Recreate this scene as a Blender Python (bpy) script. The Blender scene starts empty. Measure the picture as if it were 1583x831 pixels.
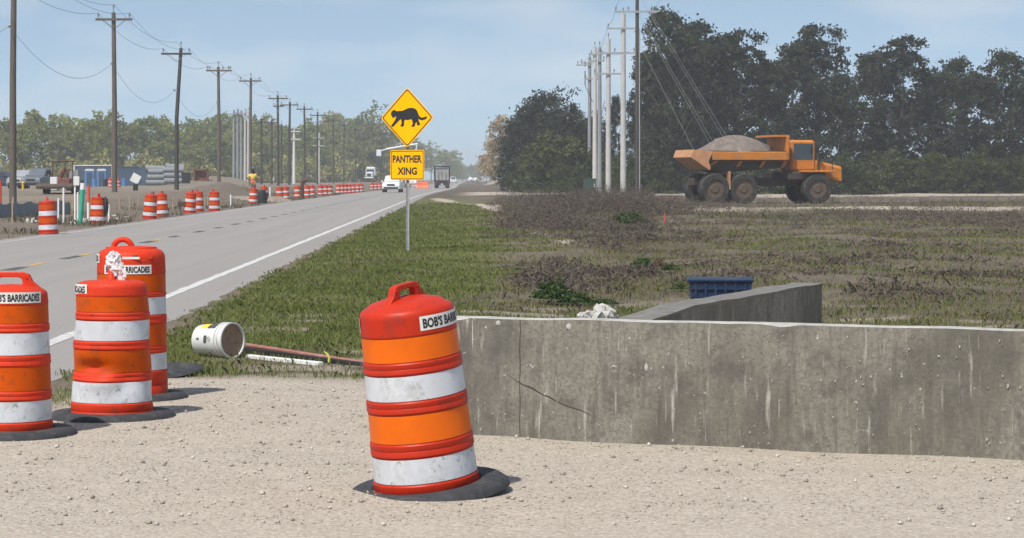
import bpy, bmesh, math, random
import numpy as np
from mathutils import Vector, Matrix
R = math.radians
C = bpy.context.scene.collection
sc = bpy.context.scene
F = 3640.0; VX = 712.0; VY = 276.0; EYE = 1.55          # lens and eye height

# ------------------------------------------------------------------ camera
cam = bpy.data.cameras.new('camera')
cam.sensor_width = 36; cam.lens = 36 * F / 1583.0
cam.shift_x = (791.5 - VX) / 1583.0
cam.shift_y = -(415.5 - VY) / 1583.0
cam.clip_start = 0.5; cam.clip_end = 20000
co = bpy.data.objects.new('camera', cam); C.objects.link(co)
co.location = (0, 0, EYE); co.rotation_euler = (R(90), 0, 0)
sc.camera = co

# ------------------------------------------------------------------ world, sun, exposure
SUN_EL = 56.0
SUN_AZ = Vector((-0.50, -0.75, 0)).normalized()           # towards the sun: behind and left of the camera
w = bpy.data.worlds.new('World'); sc.world = w; w.use_nodes = True
nt = w.node_tree; nt.nodes.clear()
def N(t, **k):
    n = nt.nodes.new(t)
    for a, b in k.items(): setattr(n, a, b)
    return n
sky = N('ShaderNodeTexSky', sky_type='NISHITA'); sky.sun_disc = False
sky.sun_elevation = R(SUN_EL); sky.sun_rotation = math.atan2(SUN_AZ.x, SUN_AZ.y)
sky.air_density = 1.0; sky.dust_density = 0.6; sky.ozone_density = 1.6
tc = N('ShaderNodeTexCoord')
lift = N('ShaderNodeVectorMath', operation='MULTIPLY_ADD')
lift.inputs[1].default_value = (1, 1, 1.6); lift.inputs[2].default_value = (0, 0, 0.17)
nt.links.new(tc.outputs['Generated'], lift.inputs[0]); nt.links.new(lift.outputs[0], sky.inputs['Vector'])
cm = N('ShaderNodeVectorMath', operation='MULTIPLY'); cm.inputs[1].default_value = (7, 7, 26)
nt.links.new(tc.outputs['Generated'], cm.inputs[0])
cn = N('ShaderNodeTexNoise'); cn.inputs['Scale'].default_value = 1.3; cn.inputs['Detail'].default_value = 5; cn.inputs['Roughness'].default_value = .5
nt.links.new(cm.outputs[0], cn.inputs['Vector'])
cr = N('ShaderNodeMapRange'); cr.inputs[1].default_value = .48; cr.inputs[2].default_value = .78; cr.inputs[3].default_value = 0; cr.inputs[4].default_value = .35
nt.links.new(cn.outputs['Fac'], cr.inputs[0])
mx = N('ShaderNodeMix', data_type='RGBA'); mx.inputs[7].default_value = (4.9, 5.2, 5.9, 1)
nt.links.new(cr.outputs[0], mx.inputs[0]); nt.links.new(sky.outputs[0], mx.inputs[6])
bg = N('ShaderNodeBackground'); bg.inputs['Strength'].default_value = 0.125
tint = N('ShaderNodeMix', data_type='RGBA', blend_type='MULTIPLY'); tint.inputs[0].default_value = 1; tint.inputs[7].default_value = (.93, .84, .70, 1)   # humid air: less saturated blue
nt.links.new(mx.outputs[2], tint.inputs[6]); nt.links.new(tint.outputs[2], bg.inputs['Color'])
wo = N('ShaderNodeOutputWorld'); nt.links.new(bg.outputs[0], wo.inputs['Surface'])

sun = bpy.data.lights.new('sun', 'SUN'); sun.energy = 2.7; sun.angle = R(1.2); sun.color = (1, .95, .87)
so = bpy.data.objects.new('sun', sun); C.objects.link(so)
sd = Vector((SUN_AZ.x * math.cos(R(SUN_EL)), SUN_AZ.y * math.cos(R(SUN_EL)), math.sin(R(SUN_EL))))
so.rotation_euler = sd.to_track_quat('Z', 'Y').to_euler(); so.location = (-20, -25, 60)

vs = sc.view_settings
vs.view_transform = 'Standard'; vs.look = 'None'; vs.exposure = 0.9; vs.gamma = 1; vs.use_curve_mapping = False
try:
    sc.cycles.volume_bounces = 0; sc.cycles.max_bounces = 6
    sc.cycles.transparent_max_bounces = 8
except Exception: pass

# ------------------------------------------------------------------ helpers
rng = np.random.default_rng(7)
random.seed(7)

def P(px, py, Y):
    "photo pixel at depth Y -> world point"
    return Vector(((px - VX) * Y / F, Y, EYE - (py - VY) * Y / F))

def tag(o, label=None, cat=None, group=None, kind=None):
    if label: o['label'] = label
    if cat: o['category'] = cat
    if group: o['group'] = group
    if kind: o['kind'] = kind
    return o

def thing(name, label, cat, loc=(0, 0, 0), rz=0, group=None):
    o = bpy.data.objects.new(name, None); C.objects.link(o)
    o.empty_display_size = .2
    o.location = loc; o.rotation_euler = (0, 0, rz)
    return tag(o, label, cat, group)

def copy_tree(o, parent=None):
    c = o.copy(); C.objects.link(c); c.parent = parent
    for ch in list(o.children): copy_tree(ch, c)
    return c

class MB:
    def __init__(s): s.v = []; s.f = []
    def add(s, vs_, fs_):
        n = len(s.v); s.v.extend([tuple(v) for v in vs_]); s.f.extend([tuple(i + n for i in f) for f in fs_]); return s
    def box(s, c, d, rz=0, m=None, bev=0):
        x, y, z = d[0] / 2, d[1] / 2, d[2] / 2
        if bev > 0:
            b = min(bev, x * .9, y * .9, z * .9)
            vs_ = []
            for sz in (-1, 1):
                for ring in ((0, 1) if sz < 0 else (1, 0)):
                    xx = x - (b if ring == 0 else 0); yy = y - (b if ring == 0 else 0)
                    zz = sz * (z - (0 if ring == 0 else b))
                    bb = b * (.8 if ring else .6)
                    vs_ += [(-xx + bb, -yy, zz), (xx - bb, -yy, zz), (xx, -yy + bb, zz), (xx, yy - bb, zz),
                            (xx - bb, yy, zz), (-xx + bb, yy, zz), (-xx, yy - bb, zz), (-xx, -yy + bb, zz)]
            fs_ = [tuple(range(7, -1, -1)), tuple(range(24, 32))]
            for k in range(3):
                for i in range(8):
                    j = (i + 1) % 8
                    fs_.append((k * 8 + i, k * 8 + j, k * 8 + 8 + j, k * 8 + 8 + i))
        else:
            vs_ = [(a, b2, c2) for c2 in (-z, z) for (a, b2) in ((-x, -y), (x, -y), (x, y), (-x, y))]
            fs_ = [(3, 2, 1, 0), (4, 5, 6, 7), (0, 1, 5, 4), (1, 2, 6, 5), (2, 3, 7, 6), (3, 0, 4, 7)]
        M = m if m is not None else Matrix.Rotation(rz, 4, 'Z')
        c = Vector(c)
        return s.add([M @ Vector(v) + c for v in vs_], fs_)
    def tube(s, pts, r, n=8, cap=True):
        pts = [Vector(p) for p in pts]
        if not hasattr(r, '__len__'): r = [r] * len(pts)
        base = len(s.v); prev = None
        for i, p in enumerate(pts):
            t = (pts[min(i + 1, len(pts) - 1)] - pts[max(i - 1, 0)])
            t = t.normalized() if t.length > 1e-9 else Vector((0, 0, 1))
            if prev is None:
                a = Vector((0, 0, 1)) if abs(t.z) < .9 else Vector((1, 0, 0))
                u = t.cross(a).normalized()
            else:
                u = prev - t * prev.dot(t)
                u = u.normalized() if u.length > 1e-6 else t.orthogonal().normalized()
            prev = u; v = t.cross(u)
            for k in range(n):
                a = 2 * math.pi * k / n
                s.v.append(tuple(p + (u * math.cos(a) + v * math.sin(a)) * r[i]))
        for i in range(len(pts) - 1):
            for k in range(n):
                k2 = (k + 1) % n
                s.f.append((base + i * n + k, base + i * n + k2, base + (i + 1) * n + k2, base + (i + 1) * n + k))
        if cap:
            s.f.append(tuple(base + k for k in range(n - 1, -1, -1)))
            e = base + (len(pts) - 1) * n
            s.f.append(tuple(e + k for k in range(n)))
        return s
    def lathe(s, prof, n=32, fn=None, a0=0, a1=2 * math.pi, caps=False):
        "profile of (r, z) round the z axis; fn(a, r, z) -> r may dent it"
        full = abs(a1 - a0 - 2 * math.pi) < 1e-6
        m = n if full else n + 1
        base = len(s.v)
        for (r, z) in prof:
            for k in range(m):
                a = a0 + (a1 - a0) * k / n
                rr = fn(a, r, z) if fn else r
                s.v.append((rr * math.cos(a), rr * math.sin(a), z))
        for i in range(len(prof) - 1):
            for k in range(n):
                k2 = (k + 1) % m
                s.f.append((base + i * m + k, base + i * m + k2, base + (i + 1) * m + k2, base + (i + 1) * m + k))
        if caps:
            s.f.append(tuple(base + k for k in range(m - 1, -1, -1)))
            e = base + (len(prof) - 1) * m
            s.f.append(tuple(e + k for k in range(m)))
        return s
    def prism(s, poly, d0, d1, M=None, inset=0):
        "polygon in x,z extruded along y from d0 to d1"
        n = len(poly); cx = sum(p[0] for p in poly) / n; cz = sum(p[1] for p in poly) / n
        vs_ = [(x, d0, z) for x, z in poly] + [(x, d1, z) for x, z in poly]
        fs_ = [tuple(range(n)), tuple(range(2 * n - 1, n - 1, -1))]
        for i in range(n):
            j = (i + 1) % n
            fs_.append((j, i, n + i, n + j))
        if M is not None: vs_ = [M @ Vector(v) for v in vs_]
        return s.add(vs_, fs_)
    def ball(s, c, r, n=10, m=7, seed=0, jit=0):
        rr = random.Random(seed); base = len(s.v); c = Vector(c)
        if not hasattr(r, '__len__'): r = (r, r, r)
        for i in range(m + 1):
            th = math.pi * i / m
            for k in range(n):
                a = 2 * math.pi * k / n
                j = 1 + (rr.random() - .5) * jit
                s.v.append((c.x + r[0] * j * math.sin(th) * math.cos(a), c.y + r[1] * j * math.sin(th) * math.sin(a), c.z + r[2] * j * math.cos(th)))
        for i in range(m):
            for k in range(n):
                k2 = (k + 1) % n
                s.f.append((base + i * n + k, base + (i + 1) * n + k, base + (i + 1) * n + k2, base + i * n + k2))
        return s
    def build(s, name, mat, parent=None, smooth=False, weld=True):
        me = bpy.data.meshes.new(name)
        me.from_pydata(s.v, [], s.f)
        bm = bmesh.new(); bm.from_mesh(me)
        if weld: bmesh.ops.remove_doubles(bm, verts=bm.verts, dist=1e-5)
        bmesh.ops.recalc_face_normals(bm, faces=bm.faces)
        bm.to_mesh(me); bm.free()
        me.materials.append(mat)
        if smooth:
            for p in me.polygons: p.use_smooth = True
            try: me.set_sharp_from_angle(angle=R(38))
            except Exception: pass
        o = bpy.data.objects.new(name, me); C.objects.link(o)
        if parent is not None: o.parent = parent
        return o

def np_mesh(name, verts, faces, mat, parent=None, smooth=False):
    "verts (n,3), faces (m,k) all of one size k"
    me = bpy.data.meshes.new(name)
    verts = np.ascontiguousarray(verts, dtype=np.float32); faces = np.ascontiguousarray(faces, dtype=np.int32)
    m, k = faces.shape
    me.vertices.add(len(verts)); me.vertices.foreach_set('co', verts.ravel())
    me.loops.add(m * k); me.loops.foreach_set('vertex_index', faces.ravel())
    me.polygons.add(m); me.polygons.foreach_set('loop_start', np.arange(0, m * k, k, dtype=np.int32))
    try: me.polygons.foreach_set('loop_total', np.full(m, k, dtype=np.int32))
    except Exception: pass
    if smooth: me.polygons.foreach_set('use_smooth', np.ones(m, dtype=bool))
    me.update(calc_edges=True); me.validate()
    me.materials.append(mat)
    o = bpy.data.objects.new(name, me); C.objects.link(o)
    if parent is not None: o.parent = parent
    return o

def vnoise(x, y, scale, seed=0):
    "smooth value noise in 0..1"
    x = np.asarray(x, dtype=np.float64) / scale + seed * 17.31; y = np.asarray(y, dtype=np.float64) / scale - seed * 9.77
    xi = np.floor(x); yi = np.floor(y); fx = x - xi; fy = y - yi
    fx = fx * fx * (3 - 2 * fx); fy = fy * fy * (3 - 2 * fy)
    def h(a, b):
        t = np.sin(a * 127.1 + b * 311.7 + seed * 74.7) * 43758.5453
        return t - np.floor(t)
    return (h(xi, yi) * (1 - fx) + h(xi + 1, yi) * fx) * (1 - fy) + (h(xi, yi + 1) * (1 - fx) + h(xi + 1, yi + 1) * fx) * fy
def sstep(a, b, x):
    t = np.clip((np.asarray(x, dtype=np.float64) - a) / (b - a), 0, 1); return t * t * (3 - 2 * t)

# ------------------------------------------------------------------ materials
def mat(name, col, rough=.6, var=.18, scale=8, metal=0, bump=0, bscale=60, col2=None, spec=.4, dirt=None, dscale=3, damt=.5, stretch=None, coat=0, speck=None):
    m = bpy.data.materials.new(name); m.use_nodes = True
    t = m.node_tree; b = t.nodes['Principled BSDF']
    b.inputs['Roughness'].default_value = rough; b.inputs['Metallic'].default_value = metal
    b.inputs['Specular IOR Level'].default_value = spec
    if coat: b.inputs['Coat Weight'].default_value = coat
    tc = t.nodes.new('ShaderNodeTexCoord'); src = tc.outputs['Object']
    if stretch:
        mp = t.nodes.new('ShaderNodeMapping'); mp.inputs['Scale'].default_value = stretch
        t.links.new(src, mp.inputs['Vector']); src = mp.outputs[0]
    n = t.nodes.new('ShaderNodeTexNoise'); n.inputs['Scale'].default_value = scale; n.inputs['Detail'].default_value = 5
    t.links.new(src, n.inputs['Vector'])
    r = t.nodes.new('ShaderNodeMapRange'); r.inputs[1].default_value = .3; r.inputs[2].default_value = .7
    t.links.new(n.outputs['Fac'], r.inputs[0])
    c1 = tuple(max(0, c * (1 - var)) for c in col) if col2 is None else col
    c2 = tuple(min(1, c * (1 + var)) for c in col) if col2 is None else col2
    mix = t.nodes.new('ShaderNodeMix'); mix.data_type = 'RGBA'
    mix.inputs[6].default_value = (*c1, 1); mix.inputs[7].default_value = (*c2, 1)
    t.links.new(r.outputs[0], mix.inputs[0]); out = mix.outputs[2]
    if dirt:
        n2 = t.nodes.new('ShaderNodeTexNoise'); n2.inputs['Scale'].default_value = dscale; n2.inputs['Detail'].default_value = 8; n2.inputs['Roughness'].default_value = .7
        t.links.new(src, n2.inputs['Vector'])
        r2 = t.nodes.new('ShaderNodeMapRange'); r2.inputs[1].default_value = .5; r2.inputs[2].default_value = .75; r2.inputs[4].default_value = damt
        t.links.new(n2.outputs['Fac'], r2.inputs[0])
        mx2 = t.nodes.new('ShaderNodeMix'); mx2.data_type = 'RGBA'; mx2.inputs[7].default_value = (*dirt, 1)
        t.links.new(out, mx2.inputs[6]); t.links.new(r2.outputs[0], mx2.inputs[0]); out = mx2.outputs[2]
    if speck:       # scuffs and dark specks
        for sc_, lo, hi, am in ((26, .63, .70, .75), (5, .60, .66, .35)):
            n3 = t.nodes.new('ShaderNodeTexNoise'); n3.inputs['Scale'].default_value = sc_; n3.inputs['Detail'].default_value = 4; n3.inputs['Distortion'].default_value = 1.5
            t.links.new(src, n3.inputs['Vector'])
            r3 = t.nodes.new('ShaderNodeMapRange'); r3.inputs[1].default_value = lo; r3.inputs[2].default_value = hi; r3.inputs[4].default_value = am
            t.links.new(n3.outputs['Fac'], r3.inputs[0])
            mx3 = t.nodes.new('ShaderNodeMix'); mx3.data_type = 'RGBA'; mx3.inputs[7].default_value = (*speck, 1)
            t.links.new(out, mx3.inputs[6]); t.links.new(r3.outputs[0], mx3.inputs[0]); out = mx3.outputs[2]
    t.links.new(out, b.inputs['Base Color'])
    if bump:
        nb = t.nodes.new('ShaderNodeTexNoise'); nb.inputs['Scale'].default_value = bscale; nb.inputs['Detail'].default_value = 6
        t.links.new(src, nb.inputs['Vector'])
        bp = t.nodes.new('ShaderNodeBump'); bp.inputs['Strength'].default_value = bump; bp.inputs['Distance'].default_value = .02
        t.links.new(nb.outputs['Fac'], bp.inputs['Height']); t.links.new(bp.outputs[0], b.inputs['Normal'])
    return m

def leaf_mat(name, a, b_, scale=.35, trans=.25, rand=.25):
    m = bpy.data.materials.new(name); m.use_nodes = True
    t = m.node_tree; b = t.nodes['Principled BSDF']; b.inputs['Roughness'].default_value = .7
    b.inputs['Specular IOR Level'].default_value = .15
    g = t.nodes.new('ShaderNodeNewGeometry'); oi = t.nodes.new('ShaderNodeObjectInfo')
    n = t.nodes.new('ShaderNodeTexNoise'); n.inputs['Scale'].default_value = scale; n.inputs['Detail'].default_value = 3
    t.links.new(g.outputs['Position'], n.inputs['Vector'])
    r = t.nodes.new('ShaderNodeMapRange'); r.inputs[1].default_value = .35; r.inputs[2].default_value = .65
    t.links.new(n.outputs['Fac'], r.inputs[0])
    ad = t.nodes.new('ShaderNodeMath'); ad.operation = 'MULTIPLY_ADD'; ad.inputs[1].default_value = rand * 2; ad.inputs[2].default_value = -rand
    t.links.new(oi.outputs['Random'], ad.inputs[0])
    ri = t.nodes.new('ShaderNodeMath'); ri.operation = 'MULTIPLY_ADD'; ri.inputs[1].default_value = .6
    t.links.new(g.outputs['Random Per Island'], ri.inputs[0]); t.links.new(ad.outputs[0], ri.inputs[2])
    a2 = t.nodes.new('ShaderNodeMath'); a2.operation = 'MULTIPLY_ADD'; a2.inputs[1].default_value = .6; a2.use_clamp = True
    t.links.new(r.outputs[0], a2.inputs[0]); t.links.new(ri.outputs[0], a2.inputs[2])
    mix = t.nodes.new('ShaderNodeMix'); mix.data_type = 'RGBA'
    mix.inputs[6].default_value = (*a, 1); mix.inputs[7].default_value = (*b_, 1)
    t.links.new(a2.outputs[0], mix.inputs[0]); t.links.new(mix.outputs[2], b.inputs['Base Color'])
    if trans:
        tr = t.nodes.new('ShaderNodeBsdfTranslucent'); t.links.new(mix.outputs[2], tr.inputs['Color'])
        ms = t.nodes.new('ShaderNodeMixShader'); ms.inputs[0].default_value = trans
        out = t.nodes['Material Output']
        t.links.new(b.outputs[0], ms.inputs[1]); t.links.new(tr.outputs[0], ms.inputs[2]); t.links.new(ms.outputs[0], out.inputs['Surface'])
    return m

M = {}
M['drum'] = mat('drum_plastic', (.60, .038, .010), .55, .1, 5, spec=.2, speck=(.16, .04, .025), dirt=(.30, .045, .02), dscale=6, damt=.5, bump=.08, bscale=18)
M['drum_red'] = mat('drum_plastic_fresh', (.46, .024, .005), .45, .08, 5, spec=.25, speck=(.14, .03, .02), dirt=(.30, .03, .015), dscale=6, damt=.3, bump=.05, bscale=20)
M['orange'] = mat('orange_sheeting', (.54, .075, .0006), .45, .1, 6, spec=.12, speck=(.18, .06, .02), dirt=(.30, .08, .02), dscale=7, damt=.4)
M['orange_b'] = mat('orange_sheeting_bright', (.74, .130, .003), .4, .08, 6, spec=.2, dirt=(.45, .12, .02), dscale=7, damt=.25)
M['white'] = mat('white_sheeting', (.58, .60, .63), .38, .06, 6, speck=(.22, .20, .18), dirt=(.34, .33, .31), dscale=7, damt=.75, bump=.08, bscale=14)
M['label'] = mat('label_white', (.74, .72, .68), .5, .05, 20, dirt=(.4, .36, .3), dscale=20, damt=.35)
M['ink'] = mat('black_ink', (.018, .018, .02), .5, .1, 30)
M['rubber'] = mat('black_rubber', (.035, .036, .04), .8, .3, 20, bump=.3, bscale=40, dirt=(.16, .14, .12), dscale=6, damt=.4)
M['bag'] = mat('white_plastic_film', (.66, .63, .63), .35, .1, 30, bump=.4, bscale=30)
M['bucket'] = mat('bucket_plastic', (.62, .62, .60), .35, .04, 8, dirt=(.45, .4, .32), dscale=8, damt=.45)
M['dirtfill'] = mat('dried_brown_mud', (.29, .20, .13), .9, .2, 25, bump=.3)
M['yellow_label'] = mat('yellow_label', (.85, .62, .05), .45, .1, 30)
M['sign'] = mat('sign_yellow', (.97, .47, .0002), .6, .03, 4, spec=.02, dirt=(.90, .43, .003), dscale=5, damt=.3)
M['galv'] = mat('galvanised_steel', (.36, .37, .37), .5, .15, 12, metal=.3, dirt=(.24, .23, .21), dscale=8)
M['wood'] = mat('weathered_pole_wood', (.115, .095, .078), .85, .25, 3, stretch=(6, 6, .4), bump=.3, bscale=20)
M['wood_dark'] = mat('dark_pole_wood', (.055, .05, .046), .85, .25, 3, stretch=(6, 6, .4))
M['concrete_pole'] = mat('spun_concrete', (.46, .45, .43), .75, .1, 1.2, dirt=(.3, .29, .27), dscale=2, damt=.4)
M['concrete_dark'] = mat('grey_concrete_pole', (.24, .25, .26), .75, .12, 1.2)
M['white_pole'] = mat('white_concrete_pole', (.62, .61, .58), .7, .08, 1.2)
M['porcelain'] = mat('grey_porcelain', (.2, .2, .21), .3, .1, 10)
M['wire'] = mat('aluminium_wire', (.10, .105, .115), .6, .1, 2)
M['guy'] = mat('guy_strand', (.26, .26, .26), .5, .1, 2)
M['paint'] = mat('road_paint_white', (.54, .53, .51), .75, .12, 6, dirt=(.30, .285, .265), dscale=4, damt=.8)
M['paint_old'] = mat('worn_road_paint', (.46, .45, .44), .75, .1, 6, dirt=(.28, .275, .265), dscale=1.2, damt=.95)
M['rimdirty'] = mat('dirty_rim', (.10, .07, .05), .8, .2, 4)
M['cwall_dark'] = mat('dark_wall_top', (.17, .16, .145), .9, .2, 10, dirt=(.09, .085, .08), dscale=8, damt=.7, bump=.5, bscale=40)
M['paint_y'] = mat('road_paint_yellow', (.50, .31, .06), .75, .15, 5, dirt=(.27, .25, .2), dscale=4, damt=.8)
M['tar'] = mat('dark_scraped_marking', (.075, .072, .07), .85, .2, 4, dirt=(.24, .23, .22), dscale=5, damt=.6)
M['bark'] = mat('bark', (.16, .125, .10), .9, .3, 3, bump=.4, bscale=8, stretch=(3, 3, .6))
M['bark_dark'] = mat('dark_bark', (.10, .085, .07), .9, .3, 3)
M['bark_pale'] = mat('pale_bark', (.30, .27, .23), .9, .2, 3)
M['blue_metal'] = mat('blue_painted_steel', (.045, .075, .125), .6, .15, 1.5, dirt=(.12, .12, .12), dscale=1.2, damt=.5)
M['blue_bright'] = mat('blue_plastic', (.08, .20, .42), .5, .1, 3)
M['bin'] = mat('navy_bin_plastic', (.010, .026, .070), .5, .15, 5, dirt=(.12, .11, .1), dscale=6, damt=.4)
M['offwhite'] = mat('offwhite_paint', (.68, .68, .66), .5, .06, 3, dirt=(.4, .37, .33), dscale=2, damt=.4)
M['carwhite'] = mat('white_car_paint', (.72, .73, .74), .25, .03, 2, coat=.5)
M['cargrey'] = mat('silver_grey_paint', (.15, .165, .18), .3, .05, 2, metal=.3, coat=.4)
M['carsilver'] = mat('light_silver_paint', (.36, .37, .38), .3, .05, 2, metal=.2, coat=.4)
M['cardark'] = mat('dark_blue_paint', (.03, .04, .06), .3, .1, 2, coat=.4)
M['glass'] = mat('window_glass', (.02, .028, .035), .06, .1, 2, spec=.8)
M['black'] = mat('black_plastic', (.022, .022, .024), .6, .2, 5)
M['trim'] = mat('dark_grey_trim', (.07, .07, .075), .6, .2, 5)
M['tyre'] = mat('tyre_rubber', (.03, .029, .028), .85, .2, 8, dirt=(.16, .13, .10), dscale=3, damt=.6)
M['rim'] = mat('wheel_rim', (.34, .34, .35), .4, .1, 5, metal=.6)
M['pipe'] = mat('grey_concrete_pipe', (.20, .215, .23), .75, .15, 1.5, dirt=(.13, .13, .13), dscale=1.5)
M['rust'] = mat('rusty_red_steel', (.17, .062, .045), .8, .25, 3, dirt=(.10, .07, .06), dscale=3)
M['brown_iron'] = mat('brown_iron', (.085, .045, .03), .8, .25, 4)
M['brown_deck'] = mat('brown_deck', (.13, .095, .075), .8, .2, 3)
M['hauler'] = mat('hauler_orange_paint', (.50, .17, .016), .6, .15, 2, dirt=(.26, .17, .11), dscale=1.6, damt=.85, bump=.2, bscale=10)
M['muddy'] = mat('mud_caked_steel', (.44, .23, .12), .85, .2, 3, dirt=(.5, .22, .06), dscale=2.5, damt=.7)
M['under'] = mat('dark_brown_underbody', (.055, .042, .036), .8, .2, 3)
M['greenpipe'] = mat('green_pvc', (.05, .36, .24), .4, .08, 4)
M['pvc'] = mat('white_pvc', (.76, .76, .73), .4, .05, 4, dirt=(.5, .46, .4), dscale=4)
M['redpost'] = mat('red_orange_marker', (.66, .09, .04), .5, .1, 5)
M['stakewood'] = mat('stake_wood', (.36, .27, .18), .85, .15, 6)
M['silt'] = mat('grey_geotextile', (.20, .225, .25), .8, .15, 2)
M['yellowpaint'] = mat('yellow_paint', (.7, .42, .03), .5, .1, 4)
M['plank_red'] = mat('faded_red_board', (.32, .13, .095), .7, .2, 5, dirt=(.5, .4, .35), dscale=6, damt=.6)
M['strap'] = mat('yellow_green_strap', (.55, .6, .12), .6, .1, 10)
M['boxgreen'] = mat('transformer_green', (.022, .05, .038), .5, .15, 2)
M['barrier'] = mat('orange_barrier_plastic', (.85, .17, .06), .5, .08, 2)
M['skin'] = mat('skin', (.33, .19, .13), .5, .1, 20)
M['hair'] = mat('dark_hair', (.02, .017, .015), .7, .2, 40)
M['shirt'] = mat('yellow_shirt', (.72, .50, .12), .8, .1, 12)
M['vest'] = mat('orange_vest', (.88, .13, .02), .8, .1, 12)
M['trousers'] = mat('tan_trousers', (.25, .19, .14), .85, .15, 12)
M['shoe'] = mat('shoe', (.05, .04, .035), .7, .15, 12)
M['rubble'] = mat('broken_white_concrete', (.42, .41, .38), .9, .2, 12, bump=.5, bscale=30, dirt=(.3, .28, .24), dscale=9)
M['litter'] = mat('white_litter', (.5, .49, .46), .7, .1, 12)
M['ditch'] = mat('dead_branch', (.26, .20, .15), .9, .2, 12)
M['panelgrey'] = mat('grey_cargo_panel', (.30, .30, .30), .7, .35, 1.2, dirt=(.5, .5, .48), dscale=1.5, damt=.7)
def lamp_mat(name, col, s):
    m = bpy.data.materials.new(name); m.use_nodes = True; b = m.node_tree.nodes['Principled BSDF']
    b.inputs['Base Color'].default_value = (*col, 1); b.inputs['Emission Color'].default_value = (*col, 1); b.inputs['Emission Strength'].default_value = s
    return m
M['headlight'] = lamp_mat('lit_headlight', (1, .93, .75), 2.5)
M['taillight'] = mat('red_lens', (.45, .02, .015), .3, .1, 10)

L = {}
L['wood_a'] = leaf_mat('leaves_wood_mid', (.105, .135, .038), (.30, .325, .092), .25, .42)
L['wood_b'] = leaf_mat('leaves_wood_pine', (.10, .115, .038), (.29, .295, .09), .3, .42)
L['wood_c'] = leaf_mat('leaves_bush_pale', (.16, .17, .05), (.40, .37, .13), .4)
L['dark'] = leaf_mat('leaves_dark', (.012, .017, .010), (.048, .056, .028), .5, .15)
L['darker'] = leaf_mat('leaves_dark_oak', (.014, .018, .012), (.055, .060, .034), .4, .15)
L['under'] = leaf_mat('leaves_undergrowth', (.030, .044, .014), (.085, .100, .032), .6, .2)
L['tan'] = leaf_mat('leaves_tan', (.17, .13, .08), (.42, .33, .20), .5, .2)
L['bush'] = leaf_mat('leaves_low_bush', (.020, .045, .014), (.060, .105, .030), 2.5, .2)
L['brownbush'] = leaf_mat('leaves_dry', (.10, .065, .04), (.19, .12, .07), 2.5, .2)

# ------------------------------------------------------------------ terrain
def road_shift(Y): return 2.4 * sstep(200, 420, Y) + 4.0 * sstep(420, 1500, Y)
def zf(X, Y):
    X = np.asarray(X, dtype=np.float64); Y = np.asarray(Y, dtype=np.float64)
    Xr = X - road_shift(Y)
    left = sstep(-12.3, -19.5, Xr)
    z = left * (.25 + .40 * sstep(110, 150, Y))
    z = z + left * (vnoise(X, Y, 9, 3) - .5) * .28 * sstep(60, 110, Y)
    right = sstep(-2.7, -.5, Xr)
    z = z + right * ((vnoise(X, Y, 2.3, 1) - .5) * .07 + (vnoise(X, Y, .6, 2) - .5) * .035) * sstep(8, 18, Y)
    z = z + right * sstep(26, 40, Y) * (1 - sstep(90, 140, Y)) * ((vnoise(X, Y, 4.5, 6) - .5) * .26 + (vnoise(X, Y, 1.4, 7) - .5) * .12) * sstep(-1.8, .6, X)
    z = z + right * sstep(60, 140, Y) * (vnoise(X, Y, 7, 5) - .45) * .30
    # dirt berm and the sandy bank beyond it on the right
    z = z + .55 * np.exp(-((Y - 330) / 22) ** 2) * sstep(-1.5, 2.5, Xr) * (1 - sstep(14, 22, Xr))
    z = z + 2.3 * np.exp(-((Y - 372) / 26) ** 2) * sstep(2.2, 8, X) * (1 - sstep(24, 34, X))
    # spoil heap left of the drums
    z = z + .75 * np.exp(-((X + 17.2) / 1.9) ** 2 - ((Y - 172) / 11) ** 2) * (.8 + .4 * vnoise(X, Y, 1.2, 8))
    z = z + 1.0 * np.exp(-((X + 27) / 4) ** 2 - ((Y - 262) / 14) ** 2) * (.7 + .6 * vnoise(X, Y, 2.2, 8))
    under = sstep(-11.60, -11.40, Xr) * (1 - sstep(-3.50, -3.30, Xr))
    return z - .003 - .03 * under
def G(px, py):
    "photo pixel -> point on the terrain"
    lo, hi = 8.0, 3000.0
    Ys = np.concatenate([np.arange(8, 60, .05), np.arange(60, 400, .2), np.arange(400, 2500, 1.0)])
    zs = EYE - (py - VY) * Ys / F
    g = zf((px - VX) * Ys / F, Ys)
    i = np.argmax(zs <= g)
    Y = Ys[i]; X = (px - VX) * Y / F
    return Vector((X, Y, float(zf(X, Y)) if not (-11.7 < X - float(road_shift(Y)) < -3.1) else 0.0))
def on(X, Y): return Vector((X, Y, float(zf(X, Y))))

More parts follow.
